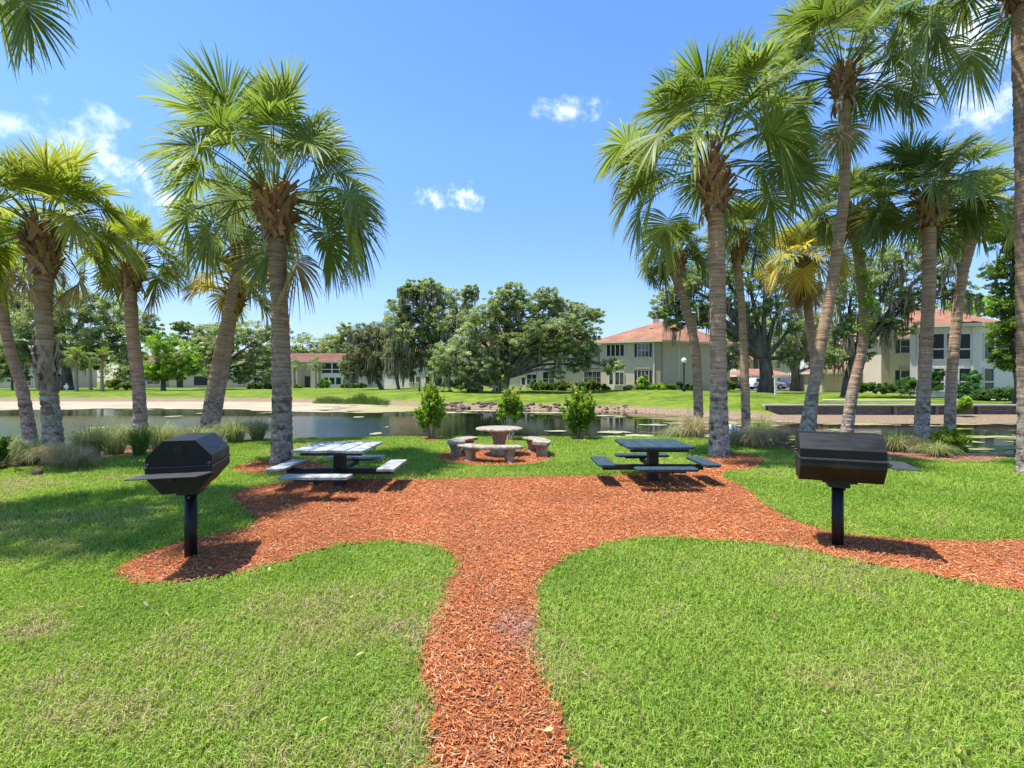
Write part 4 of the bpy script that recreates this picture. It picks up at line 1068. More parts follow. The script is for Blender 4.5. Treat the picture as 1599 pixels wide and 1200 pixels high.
for (px, py, Y, blobs, pal, lab) in [
    (870, 610, 54, [(868, 604, 16, 7), (880, 602, 14, 7)], HEDGE, 'dark low shrub under the spreading oak by the house'),
    (845, 610, 54, [(838, 603, 14, 8), (852, 604, 8, 7)], DARKG, 'dark shrub beside the left white door'),
    (920, 610, 53, [(912, 604, 14, 7), (928, 602, 12, 8)], HEDGE, 'dark shrub under the ground floor windows'),
    (947, 611, 52, [(946, 606, 7, 5)], HEDGE, 'small shrub left of the house door'),
    (988, 613, 50, [(988, 607, 12, 6), (980, 608, 8, 5)], [(.24, .28, .07), (.30, .32, .10), (.17, .22, .05)], 'round yellow-green shrub before the beige house'),
    (1005, 612, 51, [(1005, 595, 9, 7), (1006, 604, 8, 8)], LIMEG, 'tall lime shrub under the corner window of the beige house'),
    (1020, 613, 51, [(1016, 606, 14, 6), (1028, 605, 10, 6)], LIMEG, 'low lime shrub at the tan corner of the beige house'),
    (1040, 612, 52, [(1036, 606, 14, 7), (1048, 606, 8, 7)], HEDGE, 'clipped dark hedge along the blank side wall'),
    (1066, 611, 54, [(1058, 604, 10, 7), (1074, 604, 12, 6), (1086, 605, 8, 6)], DARKG, 'loose dark hedge behind the street lamp'),
    (1145, 612, 56, [(1138, 602, 12, 7), (1156, 602, 12, 7)], HEDGE, 'square dark hedge behind the large mulched palm'),
    (1352, 617, 43, [(1352, 606, 10, 8), (1362, 606, 9, 8)], DARKG, 'rounded clipped hedge left end by the garage'),
    (1382, 617, 43, [(1378, 607, 10, 8), (1390, 607, 12, 8)], DARKG, 'rounded clipped hedge under the shuttered window'),
    (1415, 622, 38, [(1415, 606, 14, 13), (1422, 598, 8, 10)], [(.07, .15, .03), (.10, .19, .04)], 'green leafy shrub left of the thick right palm'),
    (1455, 626, 36, [(1455, 600, 12, 18), (1464, 590, 8, 14)], [(.05, .12, .025), (.08, .16, .03)], 'tall dark shrub between two right palm trunks'),
    (1512, 626, 36, [(1512, 600, 16, 18), (1520, 590, 10, 14), (1500, 612, 12, 10)], [(.06, .14, .03), (.09, .18, .035)], 'tall shrub before the white porch corner'),
    (1550, 630, 35, [(1545, 614, 22, 10), (1570, 616, 18, 10), (1530, 618, 14, 8)], [(.06, .12, .03), (.10, .17, .04)], 'ferny low shrub bed before the right porch'),
    (1503, 644, 28.4, [(1500, 636, 12, 8), (1508, 630, 8, 10)], LIMEG, 'bright green fern hanging over the retaining wall'),
    (480, 608, 98, [(466, 604, 6, 4), (505, 600, 9, 7)], LIMEG, 'shrub beside the dark door of the far house'),
    (550, 607, 98, [(545, 603, 14, 4), (565, 603, 8, 4)], HEDGE, 'low hedge at the right end of the far house'),
    (185, 611, 74, [(178, 600, 12, 8), (196, 602, 10, 7)], HEDGE, 'dark shrub right of the three slim far palms'),
    (408, 610, 88, [(400, 604, 14, 5), (425, 604, 12, 5)], HEDGE, 'low shrubs behind the tall left palm trunk'),
    (726, 613, 52, [(728, 605, 12, 7), (742, 606, 12, 6)], HEDGE, 'dark undergrowth under the widest oak')]:
    shrub(lab, px, py, Y, blobs, pal, .0028 * Y + .03, .9, 'shrub', 'shrubs in front of the houses', nper=60)

# vines climbing a palm trunk
lv = MB(); C = []
for k in range(70):
    t = rng.random(); c = P(np.interp(t, [0, 1], [1350, 1336]), np.interp(t, [0, 1], [520, 375]), 15.3); C.append(c + rng.normal(0, .16, 3) + [.03, -.12, 0])
leaves(lv, np.array(C), np.full(70, .16), 16, .075, LIMEG, 1.0, .2)
tag(put('climbing_vine', lv, M_leaf, origin=P(1345, 500, 15.3)), 'bright green vine climbing the leaning palm behind the right grill', 'vine')

# ornamental grasses along the shore
def clump(label, px, py, Y, h, wid, pal, n=800, name='grass_clump'):
    x = (px - CX) / FPX * Y; z = float(TZ(x, Y))
    mb = MB()
    az = rng.uniform(0, 2 * PI, n); b = np.sqrt(rng.random(n)) * wid * .22
    L = h * rng.uniform(.6, 1.2, n); out = wid * rng.uniform(.15, 1.0, n) ** 1.2
    d = np.c_[np.cos(az), np.sin(az), np.zeros(n)]
    t = np.array([0, .3, .6, .85, 1.0])
    q = np.clip(rng.beta(1.6, 1.5, n), 0, 1)            # 0 upright, 1 falling right over
    out = wid * (.12 + 1.0 * q) * rng.uniform(.7, 1.15, n)
    side = np.array([0, .13, .40, .74, 1.0])
    pos = np.c_[x + np.cos(az) * b, Y + np.sin(az) * b, np.full(n, z)][:, None] + d[:, None] * (out[:, None] * side)[:, :, None]
    up0 = np.array([0, .36, .70, .92, 1.06]); dn0 = np.array([0, .44, .62, .50, .16])
    pos[:, :, 2] += L[:, None] * (up0 * (1 - q[:, None]) + dn0 * q[:, None])
    wa = az + PI / 2 + rng.normal(0, .6, n)
    s = np.c_[np.cos(wa), np.sin(wa), np.zeros(n)]
    w = np.array([.0034, .0034, .003, .002, .0005]) * rng.uniform(.7, 1.4, (n, 1)) * (Y / 10) ** .5
    V = np.stack([pos - s[:, None] * w[:, :, None], pos + s[:, None] * w[:, :, None]], axis=2).reshape(-1, 3)
    i, j = np.meshgrid(np.arange(n), np.arange(4), indexing='ij'); k = ((i * 5 + j) * 2).ravel()
    pal = np.array(pal); col = pal[rng.integers(len(pal), size=n)] * rng.uniform(.7, 1.25, (n, 1))
    mb.add(V, np.c_[k, k + 1, k + 3, k + 2], np.repeat(col, 10, axis=0))
    o = put(name, mb, M_grass, origin=(x, Y, z))
    tag(o, label, 'ornamental grass', 'ornamental grasses along the near shore')
GG = [(.25, .31, .10), (.34, .37, .14), (.44, .42, .20), (.18, .25, .07)]
GT = [(.50, .41, .24), (.40, .33, .18), (.58, .49, .32), (.30, .29, .12)]
GD = [(.09, .17, .03), (.13, .23, .04), (.20, .26, .06)]
for a in [('arching tan-green grass clump around the foot of the stout left palm', 92, 735, 9.9, .55, .62, GT), ('grey-green grass clump left of the stout left palm', 45, 735, 10.2, .6, .75, GG),
          ('yellowish grass clump at the left edge of the bed', 8, 740, 10.6, .6, .7, GG),
          ('wide pale grass clump right of the stout left palm', 140, 725, 11.4, .85, .8, GG), ('tall pale grass clump left of the short left palm', 178, 715, 12.4, .85, .85, GG),
          ('upright bright green grass clump below the short left palm', 218, 725, 11.2, .75, .5, GD, 650), ('pale grass clump right of the short left palm', 250, 712, 13.0, .85, .75, GG),
          ('straw coloured low grass under the stout left palm, brown base', 120, 738, 9.7, .42, .55, GT), ('grass clump hidden partly by the left grill hood', 300, 705, 13.6, .7, .8, GG),
          ('round pale grass mound right of the left grill', 368, 700, 13.7, .72, .8, GG), ('grass mound just left of the tall palm trunk', 402, 698, 14.3, .65, .65, GG),
          ('thin tan grass tuft before the water left of centre trunk', 335, 696, 15.0, .7, .7, GT),
          ('tan grass clump in front of the s-curved palm', 1084, 690, 14.9, .85, .75, GT), ('green-tan spray of grass left of the s-curved palm', 1062, 688, 15.3, .55, .85, GG),
          ('tan grass mound right of the large mulched palm', 1178, 706, 12.6, .55, .65, GT), ('upright greenish grass behind the tan mound', 1190, 690, 14.2, .85, .6, GG),
          ('straw grass mound left of the curved tall palm', 1218, 702, 13.2, .55, .6, GT), ('pale wild grass behind the right grill', 1290, 696, 14.4, .6, .8, GT),
          ('pale grass clump left of the thick right palm', 1400, 712, 12.6, .6, .7, GG), ('tan grass at the foot of the thick right palm', 1440, 722, 12.3, .5, .65, GT), ('low green tuft in front of the lime bush', 1462, 728, 11.2, .35, .5, GG),
          ('short straw tuft between mulched palm and boulder', 1152, 698, 13.2, .4, .45, GT)]:
    clump(*a)
# reeds on the far shore
mb = MB(); C = []
n = 2600
px = rng.uniform(490, 606, n); yy = Yfar((px - CX) / FPX * 46) + rng.uniform(-.6, 1.4, n) - 1.0
xx = (px - CX) / FPX * yy; ed = np.clip(np.minimum(px - 490, 606 - px) / 25, 0, 1); hh = rng.uniform(.3, 1.0, n) * (.35 + .65 * ed) * (.6 + .8 * vnoise(px, px * 0, 9, 3))
yy = yy + (1 - ed) * rng.uniform(-.5, .9, n)
b0 = np.c_[xx, yy, np.maximum(TZ(xx, yy), WATER)]; s = np.c_[rng.uniform(.01, .03, n), np.zeros(n), np.zeros(n)]
tp = b0 + np.c_[rng.normal(0, .15, n), rng.normal(0, .15, n), hh]
V = np.stack([b0 - s, b0 + s, tp], axis=1).reshape(-1, 3)
mb.add(V, np.arange(n)[:, None] * 3 + np.array([[0, 1, 2]]), np.repeat(np.array([.10, .16, .03]) * rng.uniform(.6, 1.4, (n, 1)), 3, axis=0))
tag(put('reeds', mb, M_grass), 'strip of green reeds on the far shore beside the algae', 'reeds', kind='stuff')
# rubble on the eroded far bank
M_rock = noise_mat('bank_rock', [(.3, (.06, .045, .033)), (.6, (.16, .12, .09)), (.8, (.30, .24, .19))], 3, .95, .1, .6, .05)
def rock(mb, c, s):
    bm = bmesh.new(); bmesh.ops.create_icosphere(bm, subdivisions=2, radius=1)
    V = np.array([v.co for v in bm.verts]); F = np.array([[v.index for v in f.verts] for f in bm.faces]); bm.free()
    ph = rng.uniform(0, 6, 3); fr = rng.uniform(1.5, 3, 3)
    V = V * (1 + .22 * np.sin(V[:, [1, 2, 0]] * fr + ph).sum(1, keepdims=True) / 2) * np.array(s) * rng.uniform(.7, 1.2, 3)
    mb.add(V + c, F)
mb = MB()
for k in range(120):
    px = rng.uniform(665, 980); x = (px - CX) / FPX * 37; y = float(Yfar(x)) + rng.uniform(.1, 1.7)
    r_ = rng.uniform(.05, .20) * (1.3 if px < 900 else .8); rock(mb, np.array([x, y, float(TZ(x, y)) + r_ * .15]), (r_, r_, r_ * .6))
tag(put('bank_rubble', mb, M_rock), 'brown rubble along the eroded far bank below the beige house', 'rubble', kind='stuff')
mb = MB(); c = G(57, 744); rock(mb, c + [0, 0, .05], (.11, .09, .09))
tag(put('rock', mb, M_rock, origin=c, smooth=True), 'small grey rock on the lawn edge below the stout left palm', 'rock')
mb = MB(); c = np.array([(1147 - CX) / FPX * 13.6, 13.6, float(TZ(6.05, 13.6))]); rock(mb, c + [0, 0, .22], (.26, .22, .36))
tag(put('boulder', mb, noise_mat('pale_boulder', [(.35, (.16, .14, .12)), (.5, (.42, .39, .34)), (.7, (.62, .59, .52))], 9, .95, .1, .6, .03), origin=c, smooth=True), 'pale lichen-covered boulder right of the large mulched palm', 'rock')

# ------------------------------------------------------------------ houses
M_stucco = noise_mat('stucco_beige', [(.3, (.60, .49, .38)), (.7, (.66, .55, .43))], 1.2, .9, .2, .15, .01, bscale=40)
M_tan = noise_mat('stucco_tan', [(.3, (.40, .315, .22)), (.7, (.46, .37, .27))], 1.2, .9, .2, .15, .01, bscale=40)
M_peach = noise_mat('stucco_peach', [(.3, (.48, .36, .26)), (.7, (.54, .42, .31))], 1.2, .9, .2, .15, .01, bscale=40)
M_white = noise_mat('white_trim', [(.3, (.69, .62, .52)), (.7, (.76, .69, .59))], 3, .7, .3, .05, .005)
M_shut = noise_mat('dark_teal_shutter', [(.3, (.012, .026, .034)), (.7, (.02, .04, .05))], 6, .6, .4, .05, .005)
M_screen = noise_mat('shaded_porch_screen', [(.3, (.010, .011, .012)), (.7, (.028, .03, .032))], 1.5, .45, .4, 0)  # near-black tone also paints in the shade of the porch recess behind
def glass_mat():
    m, nt, b, out = new_mat('window_glass')
    b.inputs['Base Color'].default_value = (.03, .042, .05, 1); b.inputs['Roughness'].default_value = .06; b.inputs['Specular IOR Level'].default_value = .9
    return m
M_glass = glass_mat()
def roof_mat(name='roof_shingle', stops=((.32, (.18, .08, .05)), (.5, (.31, .15, .095)), (.68, (.43, .24, .16)))):
    m, nt, b, out = new_mat(name)
    tc = N(nt, 'ShaderNodeTexCoord')
    n = N(nt, 'ShaderNodeTexNoise', Scale=.7, Detail=6.0, Roughness=.65); nt.links.new(tc.outputs['Object'], n.inputs['Vector'])
    mp = N(nt, 'ShaderNodeMapping', Scale=(3, 3, 9)); nt.links.new(tc.outputs['Object'], mp.inputs['Vector'])
    n2 = N(nt, 'ShaderNodeTexNoise', Scale=2.0, Detail=3.0); nt.links.new(mp.outputs[0], n2.inputs['Vector'])
    a = N(nt, 'ShaderNodeMath', operation='MULTIPLY_ADD'); nt.links.new(n2.outputs['Fac'], a.inputs[0]); a.inputs[1].default_value = .5; 
    h = N(nt, 'ShaderNodeMath', operation='MULTIPLY'); nt.links.new(n.outputs['Fac'], h.inputs[0]); h.inputs[1].default_value = .5
    nt.links.new(h.outputs[0], a.inputs[2])
    r = ramp(nt, a.outputs[0], list(stops))
    nt.links.new(r.outputs[0], b.inputs['Base Color']); b.inputs['Roughness'].default_value = .95; b.inputs['Specular IOR Level'].default_value = .1
    bp = N(nt, 'ShaderNodeBump', Strength=.5, Distance=.04); nt.links.new(n2.outputs['Fac'], bp.inputs['Height']); nt.links.new(bp.outputs[0], b.inputs['Normal'])
    return m
M_roof = roof_mat()
M_roof_brown = roof_mat('brown_red_shingle', ((.32, (.10, .045, .034)), (.5, (.18, .085, .065)), (.68, (.27, .15, .115))))

class Fac:
    """a facade from ground point A (left) to B (right) as seen from the lawn"""
    def __init__(s, A, B, z0, z1):
        s.A = np.array(A[:2], float); s.B = np.array(B[:2], float); s.L = np.linalg.norm(s.B - s.A); s.u = (s.B - s.A) / s.L
        s.n = np.array([s.u[1], -s.u[0]]); s.z0, s.z1 = z0, z1; s.rz = math.atan2(s.u[1], s.u[0])
    def at_px(s, px):     # distance along the facade of a pixel column of the survey
        k = (px - CX) / FPX
        return (k * s.A[1] - s.A[0]) / (s.u[0] - k * s.u[1])
    def z_px(s, u, py): return EYE - (py - HY) / FPX * (s.A[1] + s.u[1] * u)
    def box(s, mb, u0, u1, z0, z1, d0, d1, col=None, mi=0):
        c = s.A + s.u * (u0 + u1) / 2 + s.n * (d0 + d1) / 2
        mb.box((c[0], c[1], (z0 + z1) / 2), (u1 - u0, abs(d1 - d0), z1 - z0), s.rz, col, mi)
def rect_px(f, px0, px1, py0, py1):
    u0, u1 = f.at_px(px0), f.at_px(px1); um = (u0 + u1) / 2
    return u0, u1, f.z_px(um, py1), f.z_px(um, py0)
def window(root, f, r, nx=2, ny=2, frame=M_white, fw=.07, pane=M_glass, name='window'):
    u0, u1, z0, z1 = r
    mb = MB()
    f.box(mb, u0 - fw, u1 + fw, z1, z1 + fw, 0, .09); f.box(mb, u0 - fw - .05, u1 + fw + .05, z0 - fw, z0, 0, .13)
    f.box(mb, u0 - fw, u0, z0, z1, 0, .09); f.box(mb, u1, u1 + fw, z0, z1, 0, .09)
    for k in range(1, nx): u = u0 + (u1 - u0) * k / nx; f.box(mb, u - fw * .4, u + fw * .4, z0, z1, .012, .07)
    for k in range(1, ny): z = z0 + (z1 - z0) * k / ny; f.box(mb, u0, u1, z - fw * .35, z + fw * .35, .012, .066)
    w = put(name, mb, frame, root)
    pb = MB(); f.box(pb, u0, u1, z0, z1, -.02, .01); put('pane', pb, pane, w)
    return w
def shutter(root, f, u0, u1, z0, z1):
    mb = MB(); f.box(mb, u0, u1, z0, z1, .002, .06)
    nl = 9
    for k in range(nl):
        z = z0 + (z1 - z0) * (k + .5) / nl; f.box(mb, u0 + .04, u1 - .04, z - .02, z + .02, .06, .075)
    put('shutter', mb, M_shut, root)
def wall_block(root, plan, z0, z1, mat, name='wall', label=None):
    mb = MB(); mb.prism([p[:2] for p in plan], z0, z1); return put(name, mb, mat, root, label=label)
def hip_roof(root, plan, z, apexes, over=.5, name='roof', mat=None):
    """plan corners, counter-clockwise; apexes: for every corner the index of the ridge point it climbs to"""
    pts = np.array([p[:2] for p in plan], float); c = pts.mean(0); n = len(pts)
    ex = []
    for i in range(n):
        a = pts[i] - pts[i - 1]; b = pts[(i + 1) % n] - pts[i]; a /= np.linalg.norm(a); b /= np.linalg.norm(b)
        na, nb = np.array([a[1], -a[0]]), np.array([b[1], -b[0]])
        m = na + nb; m /= max(.4, np.dot(m, na)); ex.append(pts[i] + m * over)
    ex = np.array(ex)
    ap, idx = apexes
    V = [[*e, z] for e in ex] + [[*e, z - .22] for e in ex] + [list(a) for a in ap]
    mb = MB()
    tris, quads = [], []
    for i in range(n):
        j = (i + 1) % n; a, b = 2 * n + idx[i], 2 * n + idx[j]
        if a == b: tris.append([i, j, a])
        else: quads.append([i, j, b, a])
    fs = []
    if tris: fs.append(np.array(tris))
    if quads: fs.append(np.array(quads))
    mb.add(V, fs)
    ro = put(name, mb, mat or M_roof, root)
    mf = MB()
    fas = np.array([[i, (i + 1) % n, (i + 1) % n + n, i + n] for i in range(n)])
    ins = ex + (c - ex) * .0
    mf.add(np.array(V[:2 * n]) + np.array([0, 0, -.004]), [fas[:, ::-1], np.arange(n, 2 * n)[None, :][:, ::-1]])
    put('eave', mf, M_white, ro)
    return ro
def xy(px, Y): return np.array([(px - CX) / FPX * Y, Y])

GH = 'two-storey houses round the pond'
# --- the beige house right of centre
C_, L_, Rr = xy(1031, 55), xy(938, 57.5), xy(1140, 60.5)
Bk = L_ + Rr - C_
EZ = 6.2
h1 = thing('apartment_house', 'beige two-storey house with salmon roof right of centre, blank side wall', 'house', (*C_, .6), GH)
wall_block(h1, [L_, C_, Rr, Bk], -.2, EZ - .2, M_stucco)
hip_roof(h1, [L_, C_, Rr, Bk], EZ, ([(17.9, 59.8, 8.85), (19.5, 61.2, 8.85)], [0, 0, 1, 1]), .55)
fL = Fac(L_, C_, 0, EZ); fR = Fac(C_, Rr, 0, EZ)
for (y0, y1) in ((537, 557.5), (579, 601)):
    r = rect_px(fL, 996, 1013, y0, y1); window(h1, fL, r, 3, 2)
    shutter(h1, fL, *[fL.at_px(991), r[0] - .08], r[2], r[3]); shutter(h1, fL, r[1] + .08, fL.at_px(1017.5), r[2], r[3])
mb = MB(); r = rect_px(fL, 993, 1016, 573.5, 576.5); fL.box(mb, *r, 0, .12); put('cornice', mb, M_peach, h1)
mb = MB(); r = rect_px(fL, 1021.5, 1031, 530, 606); fL.box(mb, r[0], fL.L + .06, .3, EZ - .24, 0, .06); put('corner_panel', mb, M_tan, h1)
mb = MB(); fR.box(mb, -.05, .35, .3, EZ - .24, 0, .06); put('corner_panel', mb, M_tan, h1)
mb = MB(); u = fR.at_px(1059); fR.box(mb, u, u + .22, .3, EZ - .24, 0, .03); put('wall_joint', mb, M_white, h1)
mb = MB(); u = fL.at_px(1021.2); fL.box(mb, u - .07, u + .07, .6, EZ - .24, .06, .17); put('downspout', mb, M_white, h1)
# porch bay under the left of the roof, recess shade in the screen colour
mb = MB(); r = rect_px(fL, 947, 975, 539, 556); fL.box(mb, *r, .002, .02); put('porch_screen', mb, M_screen, h1)
mb = MB()
for px in (947, 954, 961, 968, 975): u = fL.at_px(px); fL.box(mb, u - .05, u + .05, r[2] - .1, r[3] + .1, .02, .09)
put('porch_frame', mb, M_white, h1)
r = rect_px(fL, 961, 974, 582, 601); window(h1, fL, r, 2, 1)
mb = MB(); r = rect_px(fL, 949.5, 959.5, 580, 610); fL.box(mb, *r, 0, .05); d = put('door', mb, M_white, h1)
mb = MB(); r = rect_px(fL, 951.5, 957, 583, 600); fL.box(mb, *r, .05, .06); put('pane', mb, M_glass, d)
mb = MB(); mb.prism([(17.0, 60.3), (17.8, 60.3), (17.8, 61.1), (17.0, 61.1)], 8.0, 9.9); put('chimney', mb, M_white, h1)
for (px, py, Y) in ((1018, 515, 58.2), (1005, 519, 58)):
    mb = MB(); p = P(px, py, Y); mb.box(p, (.5, .4, .3)); put('roof_vent', mb, M_shut, h1)
# left wing
A_, B_ = xy(690, 64), xy(936, 59.5)
fB = Fac(A_, B_, 0, EZ); dn = -fB.n * 10
wall_block(h1, [A_, B_, B_ + dn, A_ + dn], -.2, EZ - .25, M_stucco, 'wing_wall')
hip_roof(h1, [A_, B_, B_ + dn, A_ + dn], EZ - .05, ([(*((A_ + dn / 2) * .72 + (B_ + dn / 2) * .28), 8.6), (*((A_ + dn / 2) * .2 + (B_ + dn / 2) * .8), 8.6)], [0, 1, 1, 0]), .5, 'wing_roof')
for (a, b, c, d, nx) in ((912, 938, 581, 599, 4), (848, 866, 581, 603, 2), (823, 838, 585, 600, 2), (905, 930, 545, 558, 3), (848, 866, 544, 558, 2), (770, 790, 585, 602, 3), (710, 735, 585, 602, 3), (740, 760, 547, 560, 2)):
    window(h1, fB, rect_px(fB, a, b, c, d), nx, 2)
mb = MB(); fB.box(mb, *rect_px(fB, 813, 821.5, 588, 609), 0, .06); d = put('door', mb, M_white, h1)
mb = MB(); fB.box(mb, *rect_px(fB, 814.5, 820, 590, 601), .06, .07); put('pane', mb, M_glass, d)
mb = MB(); fB.box(mb, *rect_px(fB, 868, 875, 541, 609), 0, .35); put('column', mb, M_tan, h1)
# white end piece far behind the oaks
A_, B_ = xy(600, 84), xy(698, 80); fW = Fac(A_, B_, 0, 6); dn = -fW.n * 9
h1b = thing('apartment_house', 'white house end glimpsed between the trunks of the central oaks', 'house', (*A_, .6), GH)
wall_block(h1b, [A_, B_, B_ + dn, A_ + dn], -.2, 5.6, M_white)
hip_roof(h1b, [A_, B_, B_ + dn, A_ + dn], 5.8, ([(*((A_ + B_ + dn) / 2), 7.9)], [0, 0, 0, 0]), .5)
for (a, b, c, d) in ((641, 645, 579, 584), (646, 650, 579, 584), (639, 648, 588, 597), (650, 655, 588, 597), (665, 672, 588, 600)): window(h1b, fW, rect_px(fW, a, b, c, d), 1, 1, fw=.1)

# --- the long far house on the left
A_, B_ = xy(185, 106), xy(625, 106); f2 = Fac(A_, B_, 0, 5.8); dn = -f2.n * 13
h2 = thing('apartment_house', 'long far house with brick red roof across the pond, dark door between columns', 'house', (*A_, .3), GH)
wall_block(h2, [A_, B_, B_ + dn, A_ + dn], -.3, 5.6, M_stucco)
hip_roof(h2, [A_, B_, B_ + dn, A_ + dn], 5.85, ([(*(A_ + dn / 2 + f2.u * 6), 7.9), (*(B_ + dn / 2 - f2.u * 6), 7.9)], [0, 1, 1, 0]), .6, mat=M_roof_brown)
mb = MB(); r = rect_px(f2, 470, 487, 570, 607); f2.box(mb, *r, .0, .03); put('entry_recess', mb, M_tan, h2)
for px in (461, 493):
    mb = MB(); u = f2.at_px(px); f2.box(mb, u - .8, u + .8, .2, 5.6, .0, .7); put('column', mb, M_stucco, h2)
mb = MB(); f2.box(mb, *rect_px(f2, 476, 484.5, 588, 606.5), .03, .1); put('door', mb, M_shut, h2)
mb = MB(); r = rect_px(f2, 502, 536, 566, 606); f2.box(mb, *r, 0, .25); put('porch_wall', mb, M_white, h2)
for (a, b, c, d) in ((503.5, 518, 567.5, 583), (520, 534.5, 567.5, 583), (506, 513, 590, 600.5), (515.5, 523, 590, 600.5), (525.5, 533, 590, 600.5)):
    mb = MB(); f2.box(mb, *rect_px(f2, a, b, c, d), .25, .27); put('porch_screen', mb, M_screen, h2)
mb = MB(); f2.box(mb, *rect_px(f2, 503.5, 534.5, 576.6, 577.8), .27, .33); put('porch_rail', mb, M_white, h2)
for (a, b, c, d) in ((542, 554, 569, 578), (545, 560, 588, 599), (395, 404, 571, 580), (396, 405, 590, 600), (575, 590, 570, 580), (372, 382, 571, 580), (372, 382, 590, 600), (415, 424, 590, 600), (200, 206, 589, 600), (230, 250, 590, 600), (258, 264, 590, 605)): window(h2, f2, rect_px(f2, a, b, c, d), 2, 2, fw=.12)
for (a, b, c, d) in ((303, 328, 567, 583), (303, 328, 588, 602), (340, 360, 567, 583), (276, 286, 588, 606)):
    mb = MB(); f2.box(mb, *rect_px(f2, a, b, c, d), .0, .03); put('porch_screen', mb, M_screen, h2)
mb = MB(); f2.box(mb, *rect_px(f2, 303, 328, 575.5, 577), .03, .1); put('porch_rail', mb, M_white, h2)
A_, B_ = xy(-170, 98), xy(72, 98); f3 = Fac(A_, B_, 0, 5.8); dn = -f3.n * 12
h3 = thing('apartment_house', 'far house at the left edge behind the stout palm', 'house', (*B_, .3), GH)
wall_block(h3, [A_, B_, B_ + dn, A_ + dn], -.3, 5.7, M_stucco)
hip_roof(h3, [A_, B_, B_ + dn, A_ + dn], 5.95, ([(*(A_ + dn / 2 + f3.u * 6), 8), (*(B_ + dn / 2 - f3.u * 6), 8)], [0, 1, 1, 0]), .6, mat=M_roof_brown)
for (c, d) in ((565, 576), (590, 602)):
    r = rect_px(f3, 39, 49, c, d); window(h3, f3, r, 2, 2, fw=.12); shutter(h3, f3, r[0] - .75, r[0] - .14, r[2], r[3])
    r = rect_px(f3, -30, -15, c, d); window(h3, f3, r, 2, 2, fw=.12)

# --- the right house
A_, B_ = xy(1376, 51), xy(1452, 50.4); f4 = Fac(A_, B_, 0, 6.1); dn = -f4.n * 9
h4 = thing('apartment_house', 'right-hand house with white screened porches on both floors', 'house', (*xy(1421, 42.5), .45), GH)
wall_block(h4, [A_, B_, B_ + dn, A_ + dn], -.3, 5.95, M_stucco, 'wing_wall')
hip_roof(h4, [A_, B_, B_ + dn, A_ + dn], 6.15, ([(*(A_ + dn / 2 + f4.u * 2.2), 8.0), (*(B_ + dn / 2), 8.0)], [0, 1, 1, 0]), .5, 'wing_roof')
mb = MB(); f4.box(mb, -.02, f4.at_px(1388), .1, 5.9, 0, .08); put('corner_panel', mb, M_tan, h4)
for (c, d) in ((532, 551.5), (579, 602)):
    r = rect_px(f4, 1406, 1420, c, d); window(h4, f4, r, 1, 2); shutter(h4, f4, f4.at_px(1398), r[0] - .1, r[2], r[3])
mb = MB(); f4.box(mb, *rect_px(f4, 1403, 1421, 573, 577), 0, .12); put('cornice', mb, M_peach, h4)
L_, C_, Rr = xy(1421, 42.8), xy(1531, 41), xy(1612, 45.5); Bk = L_ + Rr - C_ + np.array([1, 4])
wall_block(h4, [L_, C_, Rr, Bk], -.3, 6.2, M_white, 'porch_wall')
hip_roof(h4, [L_, C_, Rr, Bk], 6.42, ([(37.9, 48.0, 9.2)], [0, 0, 0, 0]), .5)
f5 = Fac(L_, C_, 0, 6.2); f6 = Fac(C_, Rr, 0, 6.2)
def porch(root, f, a, b, c, d, rail=True):
    mb = MB(); r = rect_px(f, a, b, c, d); f.box(mb, *r, .0, .02); s = put('porch_screen', mb, M_screen, root)
    mb = MB(); fw = .06
    for u in (r[0], r[1]): f.box(mb, u - fw, u + fw, r[2] - fw, r[3] + fw, .02, .08)
    for z in (r[2], r[3]) + ((r[2] + (r[3] - r[2]) * .40,) if rail else ()): f.box(mb, r[0] + fw, r[1] - fw, z - fw, z + fw, .02, .075)
    put('porch_frame', mb, M_white, s)
for (a, b) in ((1433, 1453), (1455, 1475), (1477, 1494), (1496, 1516)):
    porch(h4, f5, a, b, 521, 562); porch(h4, f5, a, b, 575, 611)
porch(h4, f6, 1535, 1551, 523, 562); porch(h4, f6, 1535, 1551, 575, 611); porch(h4, f6, 1556, 1590, 525, 560)
mb = MB(); f5.box(mb, f5.L - .55, f5.L - .43, .4, 6.1, .0, .12); put('downspout', mb, M_white, h4)
# --- garage, carport, house beyond the car park
def small_house(name, label, pa, pb, Y, ztop, zapex, mat, depth, group=None, cat='building'):
    A_, B_ = xy(pa, Y), xy(pb, Y - .5); f = Fac(A_, B_, 0, ztop); dn = -f.n * depth
    h = thing(name, label, cat, (*A_, .4), group)
    wall_block(h, [A_, B_, B_ + dn, A_ + dn], -.2, ztop - .2, mat)
    hip_roof(h, [A_, B_, B_ + dn, A_ + dn], ztop, ([(*(A_ + dn / 2 + f.u * f.L * .3), zapex), (*(B_ + dn / 2 - f.u * f.L * .3), zapex)], [0, 1, 1, 0]), .4)
    return h, f
h, f = small_house('garage', 'low peach garage behind the leaning palm on the right', 1284, 1362, 55, 2.7, 3.7, M_peach, 7)
mb = MB(); f.box(mb, *rect_px(f, 1352, 1359, 594, 609), 0, .03); put('door', mb, M_tan, h)
h, f = small_house('garage', 'low garage with reddish roof joined to the right house wing', 1346, 1380, 58, 3.0, 3.9, M_peach, 7)
mb = MB(); f.box(mb, *rect_px(f, 1361, 1374, 588, 604), 0, .03); put('door', mb, M_shut, h)
h, f = small_house('apartment_house', 'pale house beyond the car park behind the forked oak', 1150, 1248, 96, 5.6, 7.6, M_white, 11, GH, 'house')
for px in (1165, 1185, 1212, 1232): 
    for (c, d) in ((566, 575), (585, 595)): window(h, f, rect_px(f, px, px + 6, c, d), 1, 2, fw=.12)
